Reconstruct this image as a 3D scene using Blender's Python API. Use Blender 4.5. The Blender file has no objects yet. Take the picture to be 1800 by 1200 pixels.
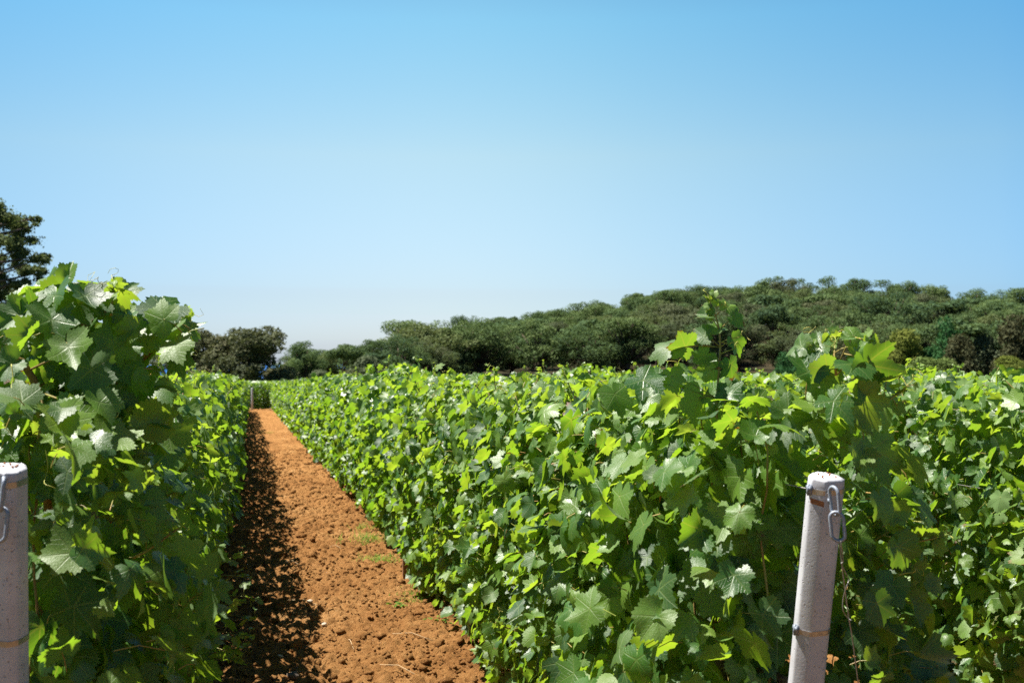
import bpy, math, random
import numpy as np
from mathutils import Vector, Matrix, Quaternion

R = math.radians
scene = bpy.context.scene
COL = scene.collection

# ------------------------------------------------------------------ camera, sky, sun, exposure
CAM_Z, YAW, FPX = 1.53, R(12.9), 2000.0
PITCH = math.atan(40 / FPX)
cam_data = bpy.data.cameras.new("camera")
cam = bpy.data.objects.new("camera", cam_data)
COL.objects.link(cam)
cam.location = (0, 0, CAM_Z)
cam.rotation_euler = (R(90) + PITCH, 0, -YAW)
cam_data.sensor_width = 36
cam_data.lens = FPX / 1800 * 36
cam_data.clip_start, cam_data.clip_end = 0.05, 90000
cam_data.dof.use_dof = True
cam_data.dof.focus_distance = 4.2
cam_data.dof.aperture_fstop = 6.0
scene.camera = cam
CAM_R = cam.rotation_euler.to_matrix()

EL, AZ = R(63), math.atan2(-0.92, 0.40)          # sun: ahead of the camera and to the left, high
SUN = Vector((math.sin(AZ) * math.cos(EL), math.cos(AZ) * math.cos(EL), math.sin(EL)))
world = bpy.data.worlds.new("World")
scene.world = world
world.use_nodes = True
wn, wl = world.node_tree.nodes, world.node_tree.links
wn.clear()
sky = wn.new("ShaderNodeTexSky")
sky.sky_type = 'NISHITA'
sky.sun_disc = False
sky.sun_elevation = EL
sky.sun_rotation = AZ
sky.air_density, sky.dust_density, sky.ozone_density, sky.altitude = 1.0, 0.7, 2.2, 0
hsv = wn.new("ShaderNodeHueSaturation")
hsv.inputs['Hue'].default_value = 0.487
hsv.inputs['Saturation'].default_value = 1.12
bg = wn.new("ShaderNodeBackground")
bg.inputs['Strength'].default_value = 0.065
wo = wn.new("ShaderNodeOutputWorld")
wl.new(sky.outputs[0], hsv.inputs['Color'])
# the air itself: pale towards the horizon and the sun's quarter, deeper blue higher up and away from it
_tc = wn.new("ShaderNodeTexCoord")
_sp = wn.new("ShaderNodeSeparateXYZ"); wl.new(_tc.outputs['Generated'], _sp.inputs[0])
def _ramp(sock, stops, interp='LINEAR'):
    r = wn.new("ShaderNodeValToRGB")
    r.color_ramp.interpolation = interp
    while len(r.color_ramp.elements) < len(stops):
        r.color_ramp.elements.new(0.5)
    for e, (p, c) in zip(r.color_ramp.elements, stops):
        e.position = p; e.color = (*c, 1)
    wl.new(sock, r.inputs[0])
    return r.outputs[0]
_el = _ramp(_sp.outputs['Z'], [(0.0, (.77, .90, 1.24)), (0.06, (.83, .83, .95)), (0.18, (1.24, 1.06, .90)), (0.29, (.98, 1.14, 1.02)), (0.42, (.55, .72, .80)), (0.75, (.32, .42, .54))])
_at = wn.new("ShaderNodeMath"); _at.operation = 'ARCTAN2'
wl.new(_sp.outputs['X'], _at.inputs[0]); wl.new(_sp.outputs['Y'], _at.inputs[1])
_mr = wn.new("ShaderNodeMapRange"); wl.new(_at.outputs[0], _mr.inputs[0])
_mr.inputs[1].default_value = R(-60); _mr.inputs[2].default_value = R(60)
_az = _ramp(_mr.outputs[0], [(0.0, (.30, .43, .52)), (0.38, (.51, .71, .88)), (0.55, (1.06, 1.03, 1.01)), (0.66, (.90, .96, .98)), (0.80, (.56, .77, .96)), (0.84, (.52, .76, .98)), (1.0, (.30, .43, .55))], 'B_SPLINE')
def _mul(a, b):
    m = wn.new("ShaderNodeMix"); m.data_type = 'RGBA'; m.blend_type = 'MULTIPLY'; m.inputs['Factor'].default_value = 1
    wl.new(a, m.inputs[6]); wl.new(b, m.inputs[7]); return m.outputs[2]
wl.new(_mul(_mul(hsv.outputs[0], _el), _az), bg.inputs['Color'])
wl.new(bg.outputs[0], wo.inputs['Surface'])

sd = bpy.data.lights.new("sun", 'SUN')
sd.energy = 5.0
sd.angle = R(0.53)
sd.color = (1.0, 0.95, 0.87)
sun = bpy.data.objects.new("sun", sd)
sun.rotation_euler = SUN.to_track_quat('Z', 'Y').to_euler()
COL.objects.link(sun)

scene.view_settings.view_transform = 'Standard'
scene.view_settings.look = 'None'
scene.view_settings.exposure = 1.46
scene.view_settings.gamma = 1.0
scene.cycles.max_bounces = 8
scene.cycles.transmission_bounces = 6
scene.cycles.diffuse_bounces = 4
scene.cycles.use_denoising = False


# ------------------------------------------------------------------ helpers
def ray(px, py):
    v = CAM_R @ Vector(((px - 900) / FPX, (600 - py) / FPX, -1.0))
    return v


def at(px, py, depth):
    """world point seen at pixel px, py of the 1800 x 1200 photograph at a depth along the view axis"""
    return Vector((0, 0, CAM_Z)) + ray(px, py) * depth


def tag(o, label=None, cat=None, group=None, kind=None):
    if label: o['label'] = label
    if cat: o['category'] = cat
    if group: o['group'] = group
    if kind: o['kind'] = kind
    return o


def empty(name, loc, rz=0.0):
    o = bpy.data.objects.new(name, None)
    o.empty_display_size = 0.1
    o.location = loc
    o.rotation_euler = (0, 0, rz)
    COL.objects.link(o)
    return o


def mesh_data(name, V, T, mats, mi=None, attrs=None, uv=None, smooth=True):
    V = np.ascontiguousarray(V, dtype=np.float32)
    T = np.ascontiguousarray(T, dtype=np.int32)
    me = bpy.data.meshes.new(name)
    n, k = T.shape
    me.vertices.add(len(V))
    me.vertices.foreach_set("co", V.ravel())
    me.loops.add(n * k)
    me.loops.foreach_set("vertex_index", T.ravel())
    me.polygons.add(n)
    me.polygons.foreach_set("loop_start", np.arange(0, n * k, k, dtype=np.int32))
    for m in mats:
        me.materials.append(m)
    if mi is not None:
        me.polygons.foreach_set("material_index", np.ascontiguousarray(mi, dtype=np.int32))
    me.update(calc_edges=True)
    me.polygons.foreach_set("use_smooth", np.full(n, smooth, dtype=bool))
    if attrs:
        for an, arr in attrs.items():
            a = me.attributes.new(an, 'FLOAT', 'POINT')
            a.data.foreach_set("value", np.ascontiguousarray(arr, dtype=np.float32))
    if uv is not None:
        l = me.uv_layers.new(name="UVMap")
        l.data.foreach_set("uv", np.ascontiguousarray(uv[T.ravel()], dtype=np.float32).ravel())
    me.update()
    return me


def obj(name, me, parent=None, loc=(0, 0, 0), rz=0.0):
    o = bpy.data.objects.new(name, me)
    o.location = loc
    o.rotation_euler = (0, 0, rz)
    COL.objects.link(o)
    if parent is not None:
        o.parent = parent
    return o


class MB:
    """collects tubes, boxes and lathes (triangles) into one mesh"""

    def __init__(s):
        s.v, s.t, s.n = [], [], 0

    def add(s, v, t):
        s.v.append(np.asarray(v, float).reshape(-1, 3))
        s.t.append(np.asarray(t, int).reshape(-1, 3) + s.n)
        s.n += len(s.v[-1])

    def tube(s, pts, rad, sides=6, cap=True, closed=False):
        P = np.asarray([tuple(p) for p in pts], float)
        m = len(P)
        rad = np.full(m, rad, float) if np.isscalar(rad) else np.asarray(rad, float)
        if closed:
            tan = np.roll(P, -1, 0) - np.roll(P, 1, 0)
        else:
            tan = np.gradient(P, axis=0)
        tan /= np.linalg.norm(tan, axis=1)[:, None] + 1e-9
        a = np.array([0, 0, 1.0]) if abs(tan[0][2]) < 0.9 else np.array([1.0, 0, 0])
        u = np.cross(tan[0], a); u /= np.linalg.norm(u)
        ang = np.arange(sides) * 2 * math.pi / sides
        rings = []
        for i in range(m):
            u = u - tan[i] * np.dot(u, tan[i]); u /= np.linalg.norm(u) + 1e-9
            w = np.cross(tan[i], u)
            rings.append(P[i] + rad[i] * (np.cos(ang)[:, None] * u + np.sin(ang)[:, None] * w))
        V = np.concatenate(rings)
        T = []
        for i in range(m if closed else m - 1):
            j = (i + 1) % m
            for k in range(sides):
                a0, a1 = i * sides + k, i * sides + (k + 1) % sides
                b0, b1 = j * sides + k, j * sides + (k + 1) % sides
                T += [(a0, a1, b1), (a0, b1, b0)]
        if cap and not closed:
            c0, c1 = len(V), len(V) + 1
            V = np.concatenate([V, P[:1], P[-1:]])
            for k in range(sides):
                T.append((c0, (k + 1) % sides, k))
                T.append((c1, (m - 1) * sides + k, (m - 1) * sides + (k + 1) % sides))
        s.add(V, T)
        return s

    def box(s, c, d, M=None):
        v = np.array([(x, y, z) for x in (-.5, .5) for y in (-.5, .5) for z in (-.5, .5)]) * np.asarray(d)
        if M is not None:
            v = v @ np.array(M.to_3x3()).T
        q = [(0, 1, 3, 2), (4, 6, 7, 5), (0, 4, 5, 1), (2, 3, 7, 6), (0, 2, 6, 4), (1, 5, 7, 3)]
        t = []
        for a, b, c_, d_ in q:
            t += [(a, b, c_), (a, c_, d_)]
        s.add(v + np.asarray(c), t)
        return s

    def loft(s, rings, cap=True):
        """rings: list of (n,3) arrays"""
        n = len(rings[0])
        V = np.concatenate(rings)
        T = []
        for i in range(len(rings) - 1):
            for k in range(n):
                a0, a1 = i * n + k, i * n + (k + 1) % n
                T += [(a0, a1, a1 + n), (a0, a1 + n, a0 + n)]
        if cap:
            c0, c1 = len(V), len(V) + 1
            V = np.concatenate([V, rings[0].mean(0)[None], rings[-1].mean(0)[None]])
            for k in range(n):
                T.append((c0, (k + 1) % n, k))
                T.append((c1, (len(rings) - 1) * n + k, (len(rings) - 1) * n + (k + 1) % n))
        s.add(V, T)
        return s

    def data(s, name, mat, smooth=True):
        return mesh_data(name, np.concatenate(s.v), np.concatenate(s.t), [mat], smooth=smooth)

    def build(s, name, mat, parent=None, loc=(0, 0, 0), smooth=True):
        return obj(name, s.data(name, mat, smooth), parent, loc)


_lat = np.random.RandomState(5).rand(256, 256)


def vnoise(x, y):
    x = np.asarray(x, float); y = np.asarray(y, float)
    xi, yi = np.floor(x).astype(int), np.floor(y).astype(int)
    fx, fy = x - xi, y - yi
    fx, fy = fx * fx * (3 - 2 * fx), fy * fy * (3 - 2 * fy)
    a, b = _lat[xi & 255, yi & 255], _lat[(xi + 1) & 255, yi & 255]
    c, d = _lat[xi & 255, (yi + 1) & 255], _lat[(xi + 1) & 255, (yi + 1) & 255]
    return (a * (1 - fx) + b * fx) * (1 - fy) + (c * (1 - fx) + d * fx) * fy


def fbm(x, y, o=4):
    s, a, t = 0, 1.0, 0
    for i in range(o):
        s = s + a * vnoise(x * 2 ** i + 17.3 * i, y * 2 ** i + 9.1 * i); t += a; a *= 0.55
    return s / t


def sstep(a, b, x):
    t = np.clip((np.asarray(x, float) - a) / (b - a), 0, 1)
    return t * t * (3 - 2 * t)


# ------------------------------------------------------------------ materials
def new_mat(name):
    m = bpy.data.materials.new(name)
    m.use_nodes = True
    m.node_tree.nodes.clear()
    return m, m.node_tree.nodes, m.node_tree.links


class NB:
    def __init__(s, nodes, links):
        s.n, s.l = nodes, links

    def _in(s, sock, v):
        if isinstance(v, bpy.types.NodeSocket):
            s.l.new(v, sock)
        else:
            sock.default_value = v

    def math(s, op, a, b=0.0, c=0.0, clamp=False):
        n = s.n.new("ShaderNodeMath"); n.operation = op; n.use_clamp = clamp
        s._in(n.inputs[0], a); s._in(n.inputs[1], b); s._in(n.inputs[2], c)
        return n.outputs[0]

    def mix(s, f, a, b, mode='MIX'):
        n = s.n.new("ShaderNodeMix"); n.data_type = 'RGBA'; n.blend_type = mode
        s._in(n.inputs['Factor'], f)
        s._in(n.inputs[6], a if isinstance(a, bpy.types.NodeSocket) else (*a, 1))
        s._in(n.inputs[7], b if isinstance(b, bpy.types.NodeSocket) else (*b, 1))
        return n.outputs[2]

    def noise(s, vec, scale, detail=3, rough=0.55, dist=0.0):
        n = s.n.new("ShaderNodeTexNoise")
        n.inputs['Scale'].default_value = scale
        n.inputs['Detail'].default_value = detail
        n.inputs['Roughness'].default_value = rough
        n.inputs['Distortion'].default_value = dist
        if vec is not None:
            s.l.new(vec, n.inputs['Vector'])
        return n.outputs['Fac']

    def ramp(s, f, stops, interp='LINEAR'):
        n = s.n.new("ShaderNodeValToRGB")
        cr = n.color_ramp; cr.interpolation = interp
        while len(cr.elements) < len(stops):
            cr.elements.new(0.5)
        for e, (p, c) in zip(cr.elements, stops):
            e.position = p
            e.color = (*c, 1) if len(c) == 3 else c
        s._in(n.inputs[0], f)
        return n.outputs[0]

    def maprange(s, v, a, b, c=0.0, d=1.0):
        n = s.n.new("ShaderNodeMapRange")
        s._in(n.inputs[0], v)
        for i, q in enumerate((a, b, c, d)):
            n.inputs[i + 1].default_value = q
        return n.outputs[0]

    def attr(s, name):
        n = s.n.new("ShaderNodeAttribute"); n.attribute_name = name
        return n.outputs['Fac']

    def bump(s, h, strength=0.5, dist=0.01):
        n = s.n.new("ShaderNodeBump")
        n.inputs['Strength'].default_value = strength
        n.inputs['Distance'].default_value = dist
        s.l.new(h, n.inputs['Height'])
        return n.outputs[0]

    def principled(s, color, rough=0.6, spec=0.5, metal=0.0, normal=None):
        n = s.n.new("ShaderNodeBsdfPrincipled")
        s._in(n.inputs['Base Color'], color if isinstance(color, bpy.types.NodeSocket) else (*color, 1))
        s._in(n.inputs['Roughness'], rough)
        s._in(n.inputs['Specular IOR Level'], spec)
        n.inputs['Metallic'].default_value = metal
        if normal is not None:
            s.l.new(normal, n.inputs['Normal'])
        return n.outputs[0]

    def out(s, sh):
        n = s.n.new("ShaderNodeOutputMaterial")
        s.l.new(sh, n.inputs['Surface'])

    def coord(s, which='Object'):
        return s.n.new("ShaderNodeTexCoord").outputs[which]

    def translucent(s, col):
        n = s.n.new("ShaderNodeBsdfTranslucent")
        s._in(n.inputs['Color'], col)
        return n.outputs[0]

    def mixsh(s, f, a, b):
        n = s.n.new("ShaderNodeMixShader")
        s._in(n.inputs[0], f); s.l.new(a, n.inputs[1]); s.l.new(b, n.inputs[2])
        return n.outputs[0]


def leaf_material(name, detail):
    m, n, l = new_mat(name)
    b = NB(n, l)
    rnd, age = b.attr("rnd"), b.attr("age")
    inst = n.new("ShaderNodeObjectInfo").outputs['Random']
    r2 = b.math('FRACT', b.math('ADD', rnd, b.math('MULTIPLY', inst, 0.37)))
    top = b.ramp(r2, [(0.0, (0.014, 0.052, 0.013)), (0.35, (0.024, 0.083, 0.015)), (0.7, (0.043, 0.118, 0.015)), (1.0, (0.088, 0.170, 0.016))])
    top = b.mix(b.math('MULTIPLY', age, 0.85, clamp=True), top, (0.17, 0.27, 0.035))
    tr = b.ramp(r2, [(0.0, (0.17, 0.36, 0.016)), (0.5, (0.28, 0.50, 0.020)), (1.0, (0.42, 0.60, 0.026))])
    tr = b.mix(b.math('MULTIPLY', age, 0.7, clamp=True), tr, (0.5, 0.66, 0.05))
    normal = None
    if detail:
        uvn = n.new("ShaderNodeUVMap"); uv = uvn.outputs[0]
        sep = n.new("ShaderNodeSeparateXYZ"); l.new(uv, sep.inputs[0])
        X, Y = b.math('ABSOLUTE', sep.outputs[0]), sep.outputs[1]
        vein = None
        sec = None
        for deg in (0, 52, 108):
            sx, cy = math.sin(R(deg)), math.cos(R(deg))
            along = b.math('ADD', b.math('MULTIPLY', X, sx), b.math('MULTIPLY', Y, cy))
            perp = b.math('ABSOLUTE', b.math('SUBTRACT', b.math('MULTIPLY', X, cy), b.math('MULTIPLY', Y, sx)))
            w = b.math('SUBTRACT', 0.030, b.math('MULTIPLY', along, 0.020))
            mk = b.maprange(b.math('DIVIDE', perp, w), 1.25, 0.55)
            mk = b.math('MULTIPLY', mk, b.math('GREATER_THAN', along, 0.0))
            vein = mk if vein is None else b.math('MAXIMUM', vein, mk)
            st = b.math('PINGPONG', b.math('SUBTRACT', along, b.math('MULTIPLY', perp, 0.95)), 0.085)
            s_ = b.maprange(st, 0.013, 0.005)
            s_ = b.math('MULTIPLY', s_, b.math('LESS_THAN', perp, b.math('MULTIPLY', along, 0.48)))
            sec = s_ if sec is None else b.math('MAXIMUM', sec, s_)
        allv = b.math('MAXIMUM', vein, b.math('MULTIPLY', sec, 0.55))
        top = b.mix(b.math('MULTIPLY', allv, 0.45), top, (0.17, 0.24, 0.07))
        tr = b.mix(b.math('MULTIPLY', allv, 0.5), tr, (0.50, 0.50, 0.05))
        # brown dry margins and yellow blotches on a few old leaves
        oc = b.coord('Object')
        rad = n.new("ShaderNodeVectorMath"); rad.operation = 'LENGTH'; l.new(uv, rad.inputs[0])
        nz = b.noise(oc, 55, 3)
        old = b.maprange(rnd, 0.91, 0.97)
        edge = b.maprange(b.math('ADD', rad.outputs['Value'], b.math('MULTIPLY', b.math('SUBTRACT', nz, 0.5), 0.7)), 0.76, 0.92)
        dm = b.math('MULTIPLY', edge, old)
        top = b.mix(dm, top, (0.16, 0.055, 0.02)); tr = b.mix(dm, tr, (0.20, 0.07, 0.01))
        mott = b.maprange(b.noise(oc, 26, 4), 0.45, 0.75)
        top = b.mix(b.math('MULTIPLY', mott, 0.35), top, (0.085, 0.15, 0.02))
        h = b.math('ADD', b.math('MULTIPLY', b.noise(oc, 210, 3, 0.6), 0.8), b.math('MULTIPLY', allv, -0.7))
        normal = b.bump(h, 0.42, 0.0025)
    back = n.new("ShaderNodeNewGeometry").outputs['Backfacing']
    base = b.mix(b.math('MULTIPLY', back, 0.75), top, (0.13, 0.20, 0.075))
    rough = b.maprange(rnd, 0, 1, 0.38, 0.56)
    rough = b.math('ADD', rough, b.math('MULTIPLY', back, 0.3))
    spec = b.math('SUBTRACT', 0.68, b.math('MULTIPLY', back, 0.4))
    pr = b.principled(base, rough, spec, normal=normal)
    tl = b.translucent(tr)
    b.out(b.mixsh(0.39, pr, tl))
    return m


def simple_mat(name, stops, scale=20, rough=0.7, spec=0.3, metal=0.0, bump=0.0, bscale=None, coord='Object'):
    m, n, l = new_mat(name)
    b = NB(n, l)
    c = b.coord(coord)
    col = b.ramp(b.noise(c, scale, 4), stops)
    nm = None
    if bump:
        nm = b.bump(b.noise(c, bscale or scale * 3, 4, 0.65), bump, 0.01)
    b.out(b.principled(col, rough, spec, metal, nm))
    return m


M = {}
M['leaf'] = leaf_material('vine_leaf_detailed', True)
M['leaf_far'] = leaf_material('vine_leaf', False)
M['cane'] = simple_mat('vine_cane', [(0.3, (0.16, 0.085, 0.03)), (0.5, (0.21, 0.15, 0.045)), (0.7, (0.16, 0.19, 0.05))], 9, 0.6, 0.3, bump=0.3, bscale=120)
M['green_stem'] = simple_mat('green_stem', [(0.35, (0.22, 0.26, 0.05)), (0.65, (0.30, 0.18, 0.06))], 14, 0.5, 0.4)
M['tendril'] = simple_mat('tendril', [(0.3, (0.36, 0.40, 0.06)), (0.7, (0.45, 0.36, 0.09))], 14, 0.5, 0.4)
M['bark'] = simple_mat('vine_bark', [(0.3, (0.06, 0.045, 0.035)), (0.7, (0.17, 0.125, 0.09))], 40, 0.9, 0.1, bump=0.9, bscale=90)


def foliage_mat(name, stops, tr, tfac=0.22):
    m, n, l = new_mat(name)
    b = NB(n, l)
    inst = n.new("ShaderNodeObjectInfo").outputs['Random']
    f = b.math('ADD', b.math('MULTIPLY', b.attr("rnd"), 0.50), b.math('MULTIPLY', inst, 0.50))
    col = b.ramp(f, stops)
    b.out(b.mixsh(tfac, b.principled(col, 0.75, 0.06), b.translucent((*tr, 1))))
    return m


M['pine'] = foliage_mat('pine_needles', [(0.1, (0.041, 0.078, 0.042)), (0.5, (0.083, 0.130, 0.052)), (0.9, (0.144, 0.190, 0.068))], (0.135, 0.200, 0.052), 0.22)
M['pine_dark'] = foliage_mat('dark_pine_needles', [(0.1, (0.063, 0.094, 0.045)), (0.9, (0.139, 0.167, 0.067))], (0.160, 0.200, 0.053), 0.25)
M['pine_brown'] = foliage_mat('brownish_pine_needles', [(0.1, (0.054, 0.078, 0.042)), (0.9, (0.135, 0.148, 0.077))], (0.135, 0.163, 0.055), 0.2)
M['oak'] = foliage_mat('holm_oak_leaves', [(0.1, (0.064, 0.080, 0.045)), (0.5, (0.120, 0.128, 0.067)), (0.9, (0.208, 0.184, 0.106))], (0.128, 0.144, 0.048), 0.2)
M['olive'] = foliage_mat('olive_leaves', [(0.1, (0.077, 0.105, 0.053)), (0.9, (0.132, 0.158, 0.089))], (0.092, 0.124, 0.046))
M['emerald'] = foliage_mat('emerald_leaves', [(0.1, (0.026, 0.088, 0.028)), (0.9, (0.050, 0.130, 0.046))], (0.05, 0.14, 0.03))
M['yellow_bush'] = foliage_mat('yellow_green_leaves', [(0.1, (0.076, 0.116, 0.022)), (0.9, (0.172, 0.192, 0.040))], (0.162, 0.202, 0.030))
M['russet'] = foliage_mat('brownish_leaves', [(0.1, (0.061, 0.068, 0.033)), (0.9, (0.114, 0.114, 0.053))], (0.077, 0.069, 0.023))
M['grassy'] = foliage_mat('tall_grass', [(0.1, (0.110, 0.162, 0.043)), (0.9, (0.179, 0.230, 0.077))], (0.171, 0.238, 0.052))
M['tree_bark'] = simple_mat('tree_bark', [(0.3, (0.06, 0.045, 0.035)), (0.7, (0.15, 0.11, 0.085))], 3, 0.9, 0.1)


def soil_material(name):
    m, n, l = new_mat(name)
    b = NB(n, l)
    c = b.coord('Object')
    f = b.math('ADD', b.math('MULTIPLY', b.noise(c, 1.1, 4), 0.45), b.math('MULTIPLY', b.noise(c, 34, 5, 0.7), 0.55))
    col = b.ramp(f, [(0.30, (0.124, 0.054, 0.016)), (0.45, (0.235, 0.108, 0.034)), (0.57, (0.317, 0.161, 0.056)), (0.70, (0.460, 0.276, 0.120))])
    sp = b.maprange(b.noise(c, 120, 2), 0.68, 0.74)
    col = b.mix(b.math('MULTIPLY', sp, 0.6), col, (0.42, 0.27, 0.16))
    h = b.math('ADD', b.noise(c, 60, 5, 0.7), b.math('MULTIPLY', b.noise(c, 240, 3, 0.7), 0.4))
    b.out(b.principled(col, 0.95, 0.08, normal=b.bump(h, 1.0, 0.018)))
    return m


M['soil'] = soil_material('red_clod_soil')


def land_material():
    m, n, l = new_mat('dry_field_and_forest_floor')
    b = NB(n, l)
    c = b.coord('Object')
    col = b.ramp(b.noise(c, 0.08, 5), [(0.30, (0.200, 0.120, 0.055)), (0.42, (0.085, 0.085, 0.030)), (0.62, (0.050, 0.075, 0.022))])
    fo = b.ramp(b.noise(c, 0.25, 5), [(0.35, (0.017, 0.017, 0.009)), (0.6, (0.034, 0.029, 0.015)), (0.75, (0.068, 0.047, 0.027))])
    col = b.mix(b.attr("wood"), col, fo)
    b.out(b.principled(col, 0.95, 0.05))
    return m


M['land'] = land_material()

mm, n_, l_ = new_mat('sea_water')
b_ = NB(n_, l_)
b_.out(b_.principled((0.006, 0.095, 0.33), 0.55, 0.25))
M['sea'] = mm


def concrete_material():
    m, n, l = new_mat('post_concrete')
    b = NB(n, l)
    c = b.coord('Object')
    col = b.ramp(b.noise(c, 9, 5, 0.6), [(0.3, (0.353, 0.351, 0.377)), (0.55, (0.442, 0.445, 0.481)), (0.75, (0.502, 0.514, 0.564))])
    v = n.new("ShaderNodeTexVoronoi"); v.inputs['Scale'].default_value = 95; l.new(c, v.inputs['Vector'])
    pick = b.math('GREATER_THAN', b.noise(c, 48, 1), 0.52)
    pit = b.math('MULTIPLY', b.maprange(v.outputs['Distance'], 0.26, 0.14), pick)
    fine = b.maprange(b.noise(c, 420, 2), 0.62, 0.72)
    col = b.mix(b.math('MULTIPLY', pit, 0.62), col, (0.16, 0.13, 0.12))
    col = b.mix(b.math('MULTIPLY', fine, 0.55), col, (0.24, 0.20, 0.18))
    h = b.math('SUBTRACT', b.math('MULTIPLY', b.noise(c, 180, 4), 0.25), pit)
    b.out(b.principled(col, 0.85, 0.2, normal=b.bump(h, 0.5, 0.003)))
    return m


M['concrete'] = concrete_material()
M['rust'] = simple_mat('rust', [(0.3, (0.20, 0.075, 0.03)), (0.7, (0.36, 0.17, 0.085))], 160, 0.9, 0.1)
M['strap'] = simple_mat('galvanised_strap', [(0.3, (0.258, 0.258, 0.272)), (0.7, (0.394, 0.388, 0.381))], 60, 0.38, 0.5, 0.75)
M['galv'] = simple_mat('galvanised_chain', [(0.3, (0.177, 0.204, 0.258)), (0.7, (0.258, 0.286, 0.340))], 120, 0.55, 0.5, 0.25, 0.25, 300)
M['wire'] = simple_mat('steel_wire', [(0.3, (0.190, 0.170, 0.156)), (0.7, (0.306, 0.292, 0.279))], 90, 0.45, 0.5, 0.6)
M['bluesteel'] = simple_mat('blue_grey_steel', [(0.3, (0.072, 0.088, 0.136)), (0.7, (0.192, 0.216, 0.288))], 60, 0.4, 0.5, 0.4)
M['wood'] = simple_mat('weathered_stake', [(0.3, (0.160, 0.072, 0.036)), (0.7, (0.264, 0.136, 0.072))], 30, 0.85, 0.15, bump=0.5, bscale=90)
M['straw'] = simple_mat('dry_straw', [(0.3, (0.336, 0.216, 0.104)), (0.7, (0.480, 0.352, 0.208))], 40, 0.8, 0.2)
M['pale_stone'] = simple_mat('pale_stone', [(0.3, (0.400, 0.304, 0.216)), (0.7, (0.544, 0.456, 0.368))], 40, 0.9, 0.15, bump=0.5, bscale=120)
M['grey_stone'] = simple_mat('grey_stone', [(0.3, (0.112, 0.088, 0.072)), (0.7, (0.200, 0.160, 0.128))], 40, 0.9, 0.15, bump=0.5, bscale=120)
M['weed'] = foliage_mat('weed_leaves', [(0.1, (0.06, 0.14, 0.02)), (0.9, (0.15, 0.22, 0.04))], (0.25, 0.4, 0.03), 0.3)


# ------------------------------------------------------------------ terrain
_cphi = np.radians([-180, -20, 4, 8, 10, 12.5, 15, 17, 19, 21.5, 23.5, 25.5, 28, 30, 32, 34.5, 37, 42, 60, 180])
_cz = np.array([-6, -6, -5, -2.5, 1.2, 4.4, 6.4, 8.0, 10.4, 12.2, 13.0, 12.2, 11.2, 11.4, 10.6, 8.8, 8.2, 11, 12, 12.0])


def gz(x, y):
    x = np.asarray(x, float); y = np.asarray(y, float)
    d = np.hypot(x, y)
    phi = np.arctan2(x, y)
    a = 3.0
    yy = np.minimum(y, 64.0)
    z = -0.0185 * a * np.logaddexp(0, (yy - 9) / a)
    z = z - 0.009 * np.clip(y - 64, 0, 60)
    hill = np.interp(phi, _cphi, _cz)
    k = sstep(140, 300, d)
    back = 1 - 0.35 * sstep(320, 460, d)
    up = sstep(R(6.0), R(12.0), phi)
    z = np.where(d > 70, z * (1 - sstep(80, 150, d) * up) + sstep(80, 150, d) * up * (-0.55), z)
    z = z + hill * k * back * up
    z = z - 34 * sstep(170, 330, d) * (1 - up)
    return z


def gz1(x, y):
    return float(gz(x, y))


def land():
    xs = np.concatenate([np.arange(-420, -20, 12.0), np.arange(-20, 40, 2.0), np.arange(40, 620, 8.0)])
    ys = np.concatenate([np.arange(-80, -4, 8.0), np.arange(-4, 80, 2.0), np.arange(80, 560, 8.0)])
    X, Y = np.meshgrid(xs, ys, indexing='ij')
    Z = gz(X, Y) - 0.07 - 0.05 * sstep(60, 80, Y)
    d = np.hypot(X, Y)
    phi = np.arctan2(X, Y)
    V = np.stack([X, Y, Z], -1).reshape(-1, 3)
    nx, ny = len(xs), len(ys)
    i, j = np.meshgrid(np.arange(nx - 1), np.arange(ny - 1), indexing='ij')
    a = (i * ny + j).ravel()
    T = np.stack([a, a + ny, a + ny + 1, a + 1], 1)
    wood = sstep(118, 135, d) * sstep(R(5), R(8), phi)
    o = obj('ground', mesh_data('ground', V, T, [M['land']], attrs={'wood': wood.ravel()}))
    tag(o, kind='structure')


land()


def sea():
    mb = MB()
    n = 96
    ang = np.linspace(0, 2 * math.pi, n, endpoint=False)
    rr = [120, 1000, 8000, 60000]
    V = np.concatenate([np.stack([r * np.cos(ang), r * np.sin(ang), np.full(n, -26.0)], 1) for r in rr])
    T = []
    for i in range(len(rr) - 1):
        for k in range(n):
            a0, a1 = i * n + k, i * n + (k + 1) % n
            T += [(a0, a0 + n, a1 + n), (a0, a1 + n, a1)]
    mb.add(V, T)
    tag(mb.build('sea', M['sea']), kind='structure')


sea()


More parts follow.
